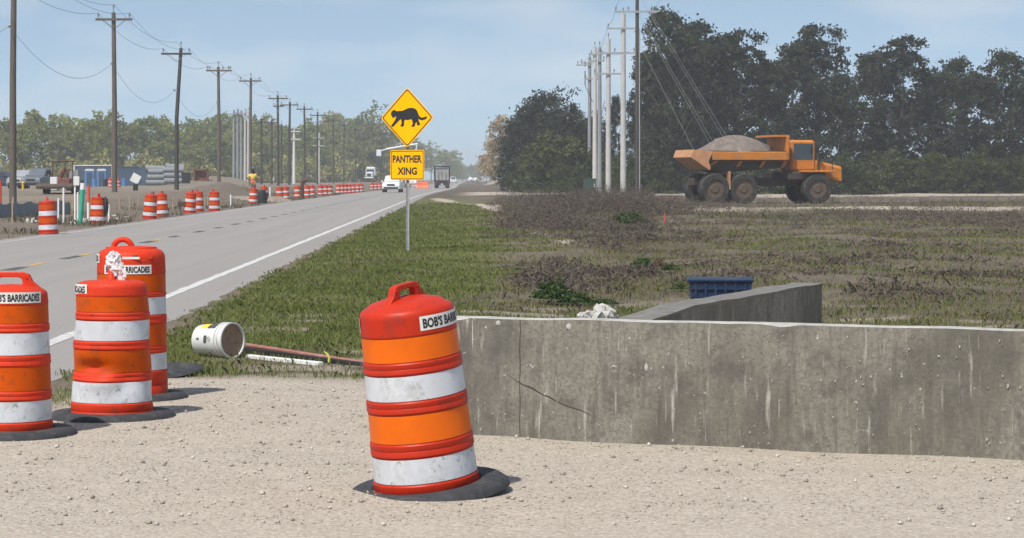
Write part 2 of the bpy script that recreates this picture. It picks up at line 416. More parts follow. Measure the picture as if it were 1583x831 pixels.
def masks(X, Y):
    Xr = X - road_shift(Y)
    n1 = vnoise(X, Y, 1.7, 11); n2 = vnoise(X, Y, .45, 12); n3 = vnoise(X, Y, 6, 13)
    jag = (n1 - .5) * 1.6 + (n2 - .5) * .7
    grass = sstep(-3.15, -2.8, Xr + (n2 - .5) * .5)
    # gravel pad in the foreground
    pad = 1 - sstep(17.9, 18.9, Y + jag * .45 + np.clip(X + 2.1, 0, 2) * .15)
    pad = pad * sstep(-3.0, -2.35, X + (n1 - .5) * .5 + sstep(16.5, 14.0, Y) * .6)
    grass = grass * (1 - pad)
    # bare soil among the verge grass
    bare = sstep(.55, .72, n1 * .55 + n2 * .45 - .10 * sstep(1, 6, X) * -1)
    grass = grass * (1 - .5 * bare)
    grass = grass * (1 - .55 * sstep(14, 60, Y) * sstep(.5, .7, n3) * sstep(-1, 2, X))
    # sandy tracks on the right
    sand = np.zeros_like(X)
    tr1 = np.abs(Y - (176 - 14.5 * (X + 1.9) + (n3 - .5) * 8)); sand = np.maximum(sand, (1 - sstep(5, 11, tr1 + 5 * (n1 - .5))) * sstep(-2.6, -1.6, X) * (1 - sstep(2.6, 4.2, X)))
    tr2 = np.abs(Y - (225 + (n3 - .5) * 30)); sand = np.maximum(sand, (1 - sstep(14, 26, tr2)) * sstep(-1.0, 2.0, Xr))
    tr3 = np.abs(Y - (118 + (n3 - .5) * 10)); sand = np.maximum(sand, (1 - sstep(6, 11, tr3)) * sstep(9.5, 11.5, X) )
    sand = np.maximum(sand, sstep(345, 360, Y) * (1 - sstep(385, 400, Y)) * sstep(2.2, 5, X) * (1 - sstep(28, 34, X)))
    sand = np.maximum(sand, (1 - sstep(.35, .75, np.hypot((X - .55) / 1.5, (Y - 20.2) / 1.4) + (n2 - .5) * .5)) * .9)      # by the wall
    sand = np.maximum(sand, (1 - sstep(.4, .8, np.hypot((X - 2.2) / 1.5, (Y - 25) / 2.2) + (n2 - .5) * .5)) * .55)
    sand = np.maximum(sand, .75 * (1 - sstep(.4, .9, np.hypot((X - 1.5) / 1.1, (Y - 24.5) / 1.6) + (n2 - .5) * .7)))
    sand = np.maximum(sand, .5 * sstep(.62, .75, n1 * .5 + n2 * .5) * (1 - sstep(26, 32, Y)) * sstep(-2.5, -1, X))
    sand = np.maximum(sand, pad)
    sand = np.maximum(sand, .8 * (1 - sstep(.0, .35, np.abs(X + .02 * Y - 3.6 + (n1 - .5) * .8))) * sstep(52, 56, Y) * (1 - sstep(66, 72, Y)))
    left = sstep(-11.6, -11.9, Xr)
    grass = grass * (1 - left); 
    sand = np.maximum(sand, left * (.03 + .24 * sstep(-15, -24, Xr)) * (.2 + 1.3 * n3))
    grass = grass * (1 - np.clip(sand * 1.1, 0, 1))
    n4 = vnoise(X, Y, 3.2, 15)
    dry = np.clip(sstep(.2, 2.4, X + (n1 - .5) * 2.2 + (n4 - .5) * 2.4) * sstep(20, 27, Y) * (1 - .5 * sstep(.62, .8, n4)) + .8 * sstep(.60, .78, n4 * .6 + n1 * .4) * (1 - sstep(-1.5, -2.6, X)) + sstep(170, 200, Y), 0, 1) * (1 - left)
    return np.clip(grass, 0, 1), np.clip(sand, 0, 1), dry, pad

def axis(parts):
    out = []
    for a, b, s in parts: out.append(np.arange(a, b, s))
    return np.concatenate(out)
gx = axis([(-800, -400, 100), (-400, -100, 25), (-100, -30, 3), (-30, -12.5, .5), (-12.5, -11, .1), (-11, -3.5, 1.5), (-3.5, 6, .12), (6, 40, .6), (40, 120, 5), (120, 500, 40), (500, 801, 100)])
gy = axis([(-60, 4, 8), (4, 30, .14), (30, 60, .3), (60, 130, .8), (130, 420, 2.0), (420, 1000, 12), (1000, 2201, 100)])
gX, gY = np.meshgrid(gx, gy)
gZ = zf(gX, gY)
nx, ny = len(gx), len(gy)
ii = (np.arange(ny - 1)[:, None] * nx + np.arange(nx - 1)[None, :]).ravel()
gf = np.stack([ii, ii + 1, ii + nx + 1, ii + nx], 1)

def ground_mat():
    m = bpy.data.materials.new('ground_soil'); m.use_nodes = True
    t = m.node_tree; b = t.nodes['Principled BSDF']; b.inputs['Roughness'].default_value = .95; b.inputs['Specular IOR Level'].default_value = .1
    g = t.nodes.new('ShaderNodeNewGeometry')
    def noise(s, d=5, rough=.6):
        n = t.nodes.new('ShaderNodeTexNoise'); n.inputs['Scale'].default_value = s; n.inputs['Detail'].default_value = d; n.inputs['Roughness'].default_value = rough
        t.links.new(g.outputs['Position'], n.inputs['Vector'])
        r = t.nodes.new('ShaderNodeMapRange'); r.inputs[1].default_value = .32; r.inputs[2].default_value = .68
        t.links.new(n.outputs['Fac'], r.inputs[0]); return r.outputs[0]
    def mixc(f, a, b2):
        x = t.nodes.new('ShaderNodeMix'); x.data_type = 'RGBA'
        if isinstance(f, (int, float)): x.inputs[0].default_value = f
        else: t.links.new(f, x.inputs[0])
        for i, c in ((6, a), (7, b2)):
            if isinstance(c, tuple): x.inputs[i].default_value = (*c, 1)
            else: t.links.new(c, x.inputs[i])
        return x.outputs[2]
    def attr(nm):
        a = t.nodes.new('ShaderNodeAttribute'); a.attribute_name = nm; return a.outputs['Fac']
    n_hi = noise(14); n_lo = noise(.7); n_mid = noise(3)
    v = t.nodes.new('ShaderNodeTexVoronoi'); v.inputs['Scale'].default_value = 60; t.links.new(g.outputs['Position'], v.inputs['Vector'])
    soil = mixc(n_hi, (.095, .074, .057), (.175, .142, .11))
    soil = mixc(n_lo, soil, mixc(n_hi, (.13, .106, .085), (.215, .178, .142)))
    sandc = mixc(n_mid, (.30, .255, .205), (.42, .365, .30))
    sandc = mixc(n_hi, sandc, (.38, .325, .26))
    # loose stones: each voronoi cell its own shade
    stn = t.nodes.new('ShaderNodeMapRange'); t.links.new(v.outputs['Color'], stn.inputs[0]); stn.inputs[1].default_value = .2; stn.inputs[2].default_value = .95
    stone = mixc(stn.outputs[0], (.27, .235, .195), (.58, .53, .46))
    pf = t.nodes.new('ShaderNodeMath'); pf.operation = 'MULTIPLY'; pf.inputs[1].default_value = .45; t.links.new(attr('pad'), pf.inputs[0])
    sandc = mixc(pf.outputs[0], sandc, stone)
    turf = mixc(n_mid, (.085, .098, .032), (.138, .142, .054))
    turf = mixc(attr('dry'), turf, mixc(n_mid, (.075, .061, .047), (.128, .106, .078)))
    c = mixc(attr('grass'), soil, turf)
    c = mixc(attr('sand'), c, sandc)
    t.links.new(c, b.inputs['Base Color'])
    nb = t.nodes.new('ShaderNodeTexNoise'); nb.inputs['Scale'].default_value = 22; nb.inputs['Detail'].default_value = 8; t.links.new(g.outputs['Position'], nb.inputs['Vector'])
    mm = t.nodes.new('ShaderNodeMath'); mm.operation = 'SUBTRACT'; t.links.new(nb.outputs['Fac'], mm.inputs[0]); t.links.new(v.outputs['Distance'], mm.inputs[1])
    bp = t.nodes.new('ShaderNodeBump'); bp.inputs['Strength'].default_value = .3; bp.inputs['Distance'].default_value = .02
    t.links.new(mm.outputs[0], bp.inputs['Height']); t.links.new(bp.outputs[0], b.inputs['Normal'])
    return m
ground = np_mesh('ground', np.stack([gX.ravel(), gY.ravel(), gZ.ravel()], 1), gf, ground_mat(), smooth=True)
tag(ground, 'sandy and grassy ground around the road', 'ground', kind='structure')
mg, ms_, md, mp_ = masks(gX.ravel(), gY.ravel())
for nm, a in (('grass', mg), ('sand', ms_), ('dry', md), ('pad', mp_)):
    at = ground.data.attributes.new(nm, 'FLOAT', 'POINT'); at.data.foreach_set('value', a.astype(np.float32))

# ------------------------------------------------------------------ road
def strip(x0, x1, ys, z, jitter=0, seed=0):
    ys = np.asarray(ys, dtype=np.float64); sh = road_shift(ys)
    j0 = (vnoise(ys, ys * 0, .7, seed) - .5) * jitter; j1 = (vnoise(ys, ys * 0 + 5, .7, seed + 1) - .5) * jitter
    v = np.concatenate([np.stack([x0 + sh + j0, ys, np.full_like(ys, z)], 1), np.stack([x1 + sh + j1, ys, np.full_like(ys, z)], 1)])
    n = len(ys); i = np.arange(n - 1)
    return v, np.stack([i, i + n, i + n + 1, i + 1], 1)
def road_mat():
    m = bpy.data.materials.new('worn_asphalt'); m.use_nodes = True
    t = m.node_tree; b = t.nodes['Principled BSDF']; b.inputs['Roughness'].default_value = .85; b.inputs['Specular IOR Level'].default_value = .25
    g = t.nodes.new('ShaderNodeNewGeometry')
    def noise(sc_, s=1, d=5):
        mp = t.nodes.new('ShaderNodeMapping'); mp.inputs['Scale'].default_value = sc_; t.links.new(g.outputs['Position'], mp.inputs['Vector'])
        n = t.nodes.new('ShaderNodeTexNoise'); n.inputs['Scale'].default_value = s; n.inputs['Detail'].default_value = d; t.links.new(mp.outputs[0], n.inputs['Vector'])
        r = t.nodes.new('ShaderNodeMapRange'); r.inputs[1].default_value = .3; r.inputs[2].default_value = .7; t.links.new(n.outputs['Fac'], r.inputs[0]); return r.outputs[0]
    def mixc(f, a, b2):
        x = t.nodes.new('ShaderNodeMix'); x.data_type = 'RGBA'; t.links.new(f, x.inputs[0])
        for i, c in ((6, a), (7, b2)):
            if isinstance(c, tuple): x.inputs[i].default_value = (*c, 1)
            else: t.links.new(c, x.inputs[i])
        return x.outputs[2]
    c = mixc(noise((1.6, .02, 1)), (.215, .200, .187), (.300, .280, .262))      # wheel-worn bands along the lanes
    c = mixc(noise((.35, .12, 1), 1, 6), c, (.275, .256, .240))
    c2 = mixc(noise((30, 30, 30)), (.16, .15, .14), (.37, .345, .32))
    x = t.nodes.new('ShaderNodeMix'); x.data_type = 'RGBA'; x.inputs[0].default_value = .3
    t.links.new(c, x.inputs[6]); t.links.new(c2, x.inputs[7]); t.links.new(x.outputs[2], b.inputs['Base Color'])
    nb = t.nodes.new('ShaderNodeTexNoise'); nb.inputs['Scale'].default_value = 60; t.links.new(g.outputs['Position'], nb.inputs['Vector'])
    bp = t.nodes.new('ShaderNodeBump'); bp.inputs['Strength'].default_value = .3; bp.inputs['Distance'].default_value = .01
    t.links.new(nb.outputs['Fac'], bp.inputs['Height']); t.links.new(bp.outputs[0], b.inputs['Normal'])
    return m
ry = axis([(-60, 5, 5), (5, 80, .25), (80, 300, 1.5), (300, 2180, 20)])
v, f_ = strip(-11.65, -3.12, ry, 0.0, .16, 21)
road = np_mesh('road', v, f_, road_mat()); tag(road, 'worn grey two lane road running to the horizon', 'road', kind='structure')
v, f_ = strip(-3.94, -3.79, ry, .004, .035, 31)
tag(np_mesh('edge_line', v, f_, M['paint']), 'white edge line on the near side of the road', 'road marking', kind='structure')
v, f_ = strip(-11.20, -11.11, ry, .004, .03, 33)
tag(np_mesh('edge_line', v, f_, M['paint_old']), 'faint white edge line on the far side of the road', 'road marking', kind='structure')
dv, dfc, yv, yfc = [], [], [], []
def addq(V, Fc, a):
    n = sum(len(q) for q in V); V.append(a[0]); Fc.append(a[1] + n)
for k in range(60):
    y0 = 28.5 + k * 5.65
    if y0 > 300: break
    addq(dv, dfc, strip(-7.78, -7.56, np.linspace(y0, y0 + 1.5 + .5 * (k % 2), 6), .004, .06, 40 + k))
    if y0 < 60 and y0 > 30: addq(yv, yfc, strip(-7.74, -7.60, np.linspace(y0 + 2.0, y0 + 3.6, 6), .004, .04, 140 + k))
tag(np_mesh('centre_line', np.concatenate(dv), np.concatenate(dfc), M['tar']), 'dark scraped dashes down the middle of the road', 'road marking', kind='structure')
tag(np_mesh('centre_line', np.concatenate(yv), np.concatenate(yfc), M['paint_y']), 'faded yellow dashes between the dark ones', 'road marking', kind='structure')

# ------------------------------------------------------------------ haze
hz = bpy.data.materials.new('haze_air'); hz.use_nodes = True
ht = hz.node_tree; ht.nodes.clear()
ho = ht.nodes.new('ShaderNodeOutputMaterial'); hv = ht.nodes.new('ShaderNodeVolumePrincipled')
hv.inputs['Color'].default_value = (.94, .95, .97, 1); hv.inputs['Density'].default_value = .0005; hv.inputs['Anisotropy'].default_value = .1
ht.links.new(hv.outputs[0], ho.inputs['Volume'])
HZ = MB().box((0, 1070, 12.5), (1660, 2320, 28)).build('haze', hz)
tag(HZ, 'pale blue haze lying over the far road and woods', 'haze', kind='stuff')

#==== OBJECTS ====

# ------------------------------------------------------------------ traffic drums
def text_mesh(body, size, mat_, bold=.0, xs=1.0, spacing=1.0, name='lettering'):
    cu = bpy.data.curves.new(name, 'FONT'); cu.body = body; cu.size = size; cu.offset = bold
    cu.align_x = 'CENTER'; cu.align_y = 'CENTER'; cu.resolution_u = 4; cu.space_character = spacing
    o = bpy.data.objects.new(name, cu); C.objects.link(o)
    dg = bpy.context.evaluated_depsgraph_get(); dg.update()
    me = bpy.data.meshes.new_from_object(o.evaluated_get(dg))
    bpy.data.objects.remove(o); bpy.data.curves.remove(cu)
    for v in me.vertices: v.co.x *= xs
    me.materials.clear(); me.materials.append(mat_)
    return me

def prof_r(bands, r_top, r_bot, H):
    return lambda z: r_bot + (r_top - r_bot) * z / H

def drum(loc, H, r_top, r_bot, bands, label_z, labels, label_text="BOB'S BARRICADES", handle='loop', dent=None,
         dome=.03, label='', group=None, body='drum', om='orange', yaw=0, lean=None, label_h=.066, label_len=.37, base=True, n=64, hx=1.0, hz=1.0, flat=False):
    root = thing('traffic_drum', label, 'traffic drum', loc, yaw, group)
    rz_ = prof_r(bands, r_top, r_bot, H)
    def fn(a, r, z): return r - (dent(a, z) if dent else 0)
    # body: recessed bands between raised ribs
    prof = [(rz_(0), .0)]
    edges = sorted(bands)
    z = 0
    for (z0, z1, kind) in edges:
        if z0 - z > .012:
            zm = (z + z0) / 2
            prof += [(rz_(z) + .001, z + .004), (rz_(z) + .007, z + .010), (rz_(zm) + .007, zm - .004), (rz_(zm) + .0045, zm), (rz_(zm) + .007, zm + .004), (rz_(z0) + .007, z0 - .010), (rz_(z0) + .001, z0 - .004)]
        prof += [(rz_(z0), z0)] + [(rz_(z0 + (z1 - z0) * t), z0 + (z1 - z0) * t) for t in (.25, .5, .75)] + [(rz_(z1), z1)]
        z = z1
    prof += [(rz_(z) + .004, z + .006), (rz_(z) + .004, z + .012)]
    zt = H
    if flat: prof += [(rz_(zt) + .003, zt - .09), (rz_(zt) + .003, zt - .06), (rz_(zt) - .004, zt - .034), (rz_(zt) - .022, zt - .012), (rz_(zt) - .055, zt + .002)]
    else: prof += [(rz_(zt) + .003, zt - .045), (rz_(zt) + .003, zt - .03), (rz_(zt) - .002, zt - .014), (rz_(zt) - .012, zt - .002), (rz_(zt) - .03, zt + .006)]
    for t in (.75, .5, .25, .08): prof.append((rz_(zt) * t, zt + .006 + dome * (1 - t * t)))
    MB().lathe(prof, n, fn).build('body', M[body], root, smooth=True)
    for (z0, z1, kind) in edges:
        b = MB(); pr = [(rz_(z0 + (z1 - z0) * t) + .0025, z0 + .002 + (z1 - z0 - .004) * t) for t in np.linspace(0, 1, 9)]
        b.lathe(pr, n, fn)
        o = b.build('reflective_band', M[om if kind == 'o' else 'white'], root, smooth=True)
    # handle
    zt2 = H + .006 + dome
    if handle == 'loop':                       # two posts and a bar along x
        h = MB()
        poly = [(-.150, -.02), (-.105, .030), (-.088, .078), (-.060, .090), (.060, .090), (.088, .078), (.105, .030), (.150, -.02),
                (.060, -.02), (.056, .045), (.040, .058), (-.040, .058), (-.056, .045), (-.060, -.02)]
        k = len(poly); poly = [(x * hx, z * hz) for x, z in poly]; vs_ = [(x, -.021, zt2 - .012 + z) for x, z in poly] + [(x, .021, zt2 - .012 + z) for x, z in poly]
        fs_ = []
        quads = [(0, 1, 9, 8), ]
        strip_o = list(range(0, 8)); strip_i = [13, 13, 12, 11, 10, 9, 8, 8]
        for i in range(7):
            a, b2 = strip_o[i], strip_o[i + 1]; c, d = strip_i[i + 1], strip_i[i]
            f1 = (a, b2, c) if c == d else (a, b2, c, d)
            fs_.append(f1); fs_.append(tuple(q + k for q in reversed(f1)))
        # fill the slab between post foot and inner edge
        for i in range(k):
            j = (i + 1) % k; fs_.append((j, i, i + k, j + k))
        h.add(vs_, fs_); ho_ = h.build('handle', M[body], root)
        bv = ho_.modifiers.new('soft_edges', 'BEVEL'); bv.width = .006; bv.segments = 2; bv.limit_method = 'ANGLE'
        for sx in (-1, 1):
            MB().tube([(sx * .078 * hx, -.026, zt2 + .042 * hz), (sx * .078 * hx, -.0205, zt2 + .042 * hz)], .009, 10).build('bolt', M['drum_red'], root)
    elif handle == 'arch':                     # a round carrying loop and a slot in the flat front
        pts = [(.066 * math.cos(t) - .065, .03, zt2 - .02 + .064 * math.sin(t)) for t in np.linspace(math.pi, 0, 15)]
        MB().tube(pts, .021, 10).build('handle', M[body], root, smooth=True)
    elif handle == 'knob':                     # narrow end-on handle
        h = MB(); h.tube([(0, -.03, zt2 - .02), (0, -.02, zt2 + .05), (0, .02, zt2 + .10), (0, .10, zt2 + .10), (0, .15, zt2 - .02)], [.035, .025, .022, .022, .034], 10)
        h.build('handle', M[body], root, smooth=True)
    # labels
    for (phi, zc) in labels:
        rr = rz_(zc) + .0065
        seg = 16; da = label_len / rr
        b = MB()
        for i in range(seg):
            a0 = phi - da / 2 + da * i / seg; a1 = phi - da / 2 + da * (i + 1) / seg
            b.add([(fn(a0, rr, zc) * math.cos(a0), fn(a0, rr, zc) * math.sin(a0), zc - label_h / 2), (fn(a1, rr, zc) * math.cos(a1), fn(a1, rr, zc) * math.sin(a1), zc - label_h / 2),
                   (fn(a1, rr, zc) * math.cos(a1), fn(a1, rr, zc) * math.sin(a1), zc + label_h / 2), (fn(a0, rr, zc) * math.cos(a0), fn(a0, rr, zc) * math.sin(a0), zc + label_h / 2)], [(0, 1, 2, 3)])
        lo = b.build('name_label', M['label'], root, smooth=True)
        me = text_mesh(label_text, .060, M['ink'], bold=.0022, xs=1, name='lettering')
        xsn = [v.co.x for v in me.vertices]; ysn = [v.co.y for v in me.vertices]
        kx = (label_len - .03) / (max(xsn) - min(xsn)); cx = (max(xsn) + min(xsn)) / 2; cy = (max(ysn) + min(ysn)) / 2; ky = (label_h * .70) / (max(ysn) - min(ysn))
        for v in me.vertices:
            a = phi + (v.co.x - cx) * kx / rr; zz = zc + (v.co.y - cy) * ky; r_ = fn(a, rr, zz) + .0012
            v.co = (r_ * math.cos(a), r_ * math.sin(a), zz)
        to = bpy.data.objects.new('lettering', me); C.objects.link(to); to.parent = lo
    if base:
        MB().lathe([(r_bot + .004, .035), (r_bot + .02, .05), (r_bot + .12, .045), (r_bot + .15, .02), (r_bot + .155, .0), (r_bot + .01, .0)], n).build('rubber_base', M['rubber'], root, smooth=True)
    if lean:      # tip towards the camera, then sideways, about the foot
        root.rotation_euler = (Matrix.Rotation(lean[1], 4, 'Y') @ Matrix.Rotation(lean[0], 4, 'X') @ Matrix.Rotation(yaw, 4, 'Z')).to_euler()
    return root

A = -math.pi / 2        # angle facing the camera
GD = 'orange and white drums standing beside the gravel'
# left-most drum
c1 = P(16, 670, 14.32)
b1 = [(.10, .225, 'w'), (.285, .43, 'o'), (.50, .635, 'w'), (.69, .80, 'o')]
drum((c1.x, 14.32, -.01), .885, .222, .252, b1, .84, [(A + .345, .846)], dome=.028, handle='loop',
     label='orange striped drum with a bar handle, leftmost of the near drums beside the road', group=None, label_len=.345, hx=1.32, hz=.95)
# centre-left drum, dented, with the bag
def dent1(a, z):
    d = math.atan2(math.sin(a - A), math.cos(a - A))
    return .060 * math.exp(-((d + .42) / .52) ** 2 - ((z - .335) / .052) ** 2) + .035 * math.exp(-((d - .55) / .35) ** 2 - ((z - .26) / .10) ** 2) - .010 * math.exp(-((d + .1) / .6) ** 2 - ((z - .25) / .05) ** 2) + .004 * math.sin(3 * d + 18 * z)
c2 = P(173.5, 643, 15.36)
b2 = [(.115, .25, 'w'), (.31, .455, 'o'), (.515, .645, 'w'), (.70, .80, 'o')]
d2 = drum((c2.x, 15.36, -.01), .885, .226, .262, b2, .84, [(A - 1.42, .846)], dent=dent1, dome=.012, handle='knob', body='drum',
     label='dented orange striped drum with a white plastic bag knotted on its handle')
# tall drum behind it
c3 = P(203, 614, 16.69)
b3 = [(.215, .335, 'w'), (.385, .54, 'o'), (.605, .73, 'w'), (.765, .89, 'o')]
d3 = drum((c3.x, 16.69, -.01), 1.065, .236, .252, b3, .92, [(A + .01, .925), (A - 1.75, 1.0)], dome=.014, flat=True, handle='arch',
     label='tallest orange striped drum with a rounded top and loop, behind the bag-topped drum', yaw=0, label_len=.36, label_h=.064)
# slotted grip face on the tall drum's top
g = MB(); g.tube([(-.085, -.222, 1.016), (.075, -.222, 1.016)], .011, 8); g.build('grip_slot', M['under'], d3)
g = MB(); g.box((.03, -.236, 1.006), (.12, .006, .016)); g.build('sticker', M['label'], d3)
MB().tube([(.155, -.165, 1.012), (.158, -.188, 1.016)], .02, 12).build('knob', M['drum_red'], d3)
MB().lathe([(.238, .905), (.2395, .91), (.2395, .915), (.238, .92)], 48).build('rib', M['drum'], d3, smooth=True)
# right-hand drum, leaning
c4 = P(661, 765, 11.7)
b4 = [(.085, .21, 'o'), (.325, .46, 'w'), (.62, .76, 'o')]
b4 = [(.09, .215, 'w'), (.29, .43, 'o'), (.498, .622, 'w'), (.688, .808, 'o')]
drum((c4.x, 11.7, -.005), .935, .232, .258, b4, .85, [(A + 1.12 - .95, .868), (A - 2.22 - .95, .868)], dome=.045, hx=1.1, hz=.82, handle='loop', body='drum_red', om='orange_b',
     label='leaning orange striped drum in front of the concrete wall', yaw=.95, lean=(R(4.0), R(-6.5)), label_len=.41, label_h=.07)

# the white bag on the dented drum
bg_ = MB(); zt = .885 + .018 + .10
bg_.ball((0, .0, 0), (.048, .048, .056), 20, 14, 3, .42)
bg_.ball((.055, -.03, -.10), (.028, .016, .075), 14, 12, 5, .8)
bg_.ball((.02, -.035, -.055), (.033, .020, .04), 14, 10, 6, .8)
bo = bg_.build('plastic_bag', M['bag'], None, smooth=False); bo.location = (c2.x + .01, 15.36 - .01, zt + .012)
tag(bo, 'crumpled white plastic bag tied over the handle of the dented drum', 'bag')

# loose rubber base behind the tall drum
fb = MB(); fb.lathe([(.0, .012), (.21, .02), (.27, .05), (.33, .035), (.42, .012), (.43, 0), (0, 0)], 40, lambda a, r, z: r * (1 + .06 * math.sin(3 * a)))
fo = fb.build('drum_base', M['rubber'], None, smooth=True); q = G(236, 578); fo.location = (q.x, q.y, q.z - .0); fo.rotation_euler = (0, R(-6), .4)
tag(fo, 'loose black rubber drum base lying on the gravel behind the tallest drum', 'drum base')

# --- drums along the far side of the road
b5 = [(.13, .265, 'w'), (.325, .46, 'o'), (.52, .655, 'w'), (.71, .83, 'o')]
far0 = drum((0, 0, 0), .92, .235, .275, b5, .85, [], dome=.02, handle='knob', body='drum_red', om='orange', n=28, label='x', base=False)
GF = 'drums along the far side of the road'
far_spots = [(75, 363, 'striped drum on the far verge, nearest of the row, beside thin white posts'),
 (151, 347, 'striped drum just right of the green pipe, black cloth hung on it'),
 (231, 338, 'left drum of the close pair right of the orange and white marker post'),
 (250, 335, 'right drum of the close pair right of the orange and white marker post'),
 (293, 329, 'striped drum of a leaning pair, the left and darker one of the two'),
 (306, 326.5, 'paler washed-out drum tucked behind a darker one left of the lone drum'),
 (331.5, 326, 'lone striped drum on the far verge between the pale drum and the spoil heap'),
 (391, 314.5, 'striped drum directly in front of the worker in the yellow shirt'),
 (408.5, 309, 'striped drum behind the black covered drum'),
 (432.5, 309, None), (442, 308, None), (460, 305.5, None), (475, 304, None), (482.5, 303, None), (495.5, 302, None), (503, 301.5, None),
 (510, 301, None), (523, 299.3, None), (528.5, 299, None), (534, 298.6, None), (540, 298.2, None), (546, 297.6, None), (553, 297, None), (559, 296.5, None),
 (575, 293.5, None), (581, 293, None), (587, 292.6, None), (592, 292, None)]
for i, (px, py, lb) in enumerate(far_spots):
    o = far0 if i == 0 else copy_tree(far0)
    p = G(px, py)
    if i > 8 and p.y > 350: p = P(px, py, 350); p.z = float(zf(p.x, 350))
    o.location = p; o.rotation_euler = (R(random.uniform(-2, 2)), R(random.uniform(-3, 3) + (4 if i in (2, 4) else 0)), random.uniform(-.7, .7))
    o['label'] = lb or 'small hazy striped drum in the distant row past the black covered drum'; o['category'] = 'traffic drum'; o['group'] = GF
# black cloth on the second drum
p = G(151, 347)
bc = MB().ball((0, 0, 0), (.09, .12, .30), 10, 8, 4, .4); bc.ball((-.05, 0, -.12), (.08, .1, .22), 8, 6, 9, .5)
bo = bc.build('black_cloth', M['black'], None, smooth=True); bo.location = (p.x + .29, p.y - .05, p.z + .62); tag(bo, 'black cloth hanging on the side of a far drum right of the green pipe', 'cloth')
# black covered drum
p = G(403.5, 314)
cd = thing('covered_drum', 'black covered drum by the road right of the worker', 'drum', p)
MB().lathe([(.36, 0), (.36, .1), (.33, .6), (.31, .80), (.26, .86), (.0, .88)], 20, lambda a, r, z: r * (1 + .05 * math.sin(5 * a + 6 * z))).build('cover', M['black'], cd, smooth=True)
MB().ball((.38, -.1, .45), (.1, .08, .2), 8, 6, 2, .5).build('loose_flap', M['black'], cd, smooth=True)
# bent brown vent pipe
p = G(467, 306)
MBv = MB(); MBv.tube([(0, 0, 0), (0, 0, 1.15), (.03, 0, 1.32), (.12, 0, 1.42), (.26, 0, 1.46), (.40, 0, 1.44)], [.15, .14, .15, .15, .15, .16], 12)
vp = MBv.build('bent_pipe', M['brown_iron'], None, smooth=True); vp.location = p; tag(vp, 'rusty brown pipe with a bent top by the far drums', 'pipe')
# small dark stub near the leaning pair
p = G(279, 329)
st = MB().tube([(0, 0, 0), (0, 0, .3)], .03, 6); st.box((.05, 0, .40), (.36, .05, .22), bev=.02)
so_ = st.build('small_sign', M['brown_iron'], None); so_.location = p; tag(so_, 'small dark sign on a short stake left of the leaning pair of drums', 'sign')

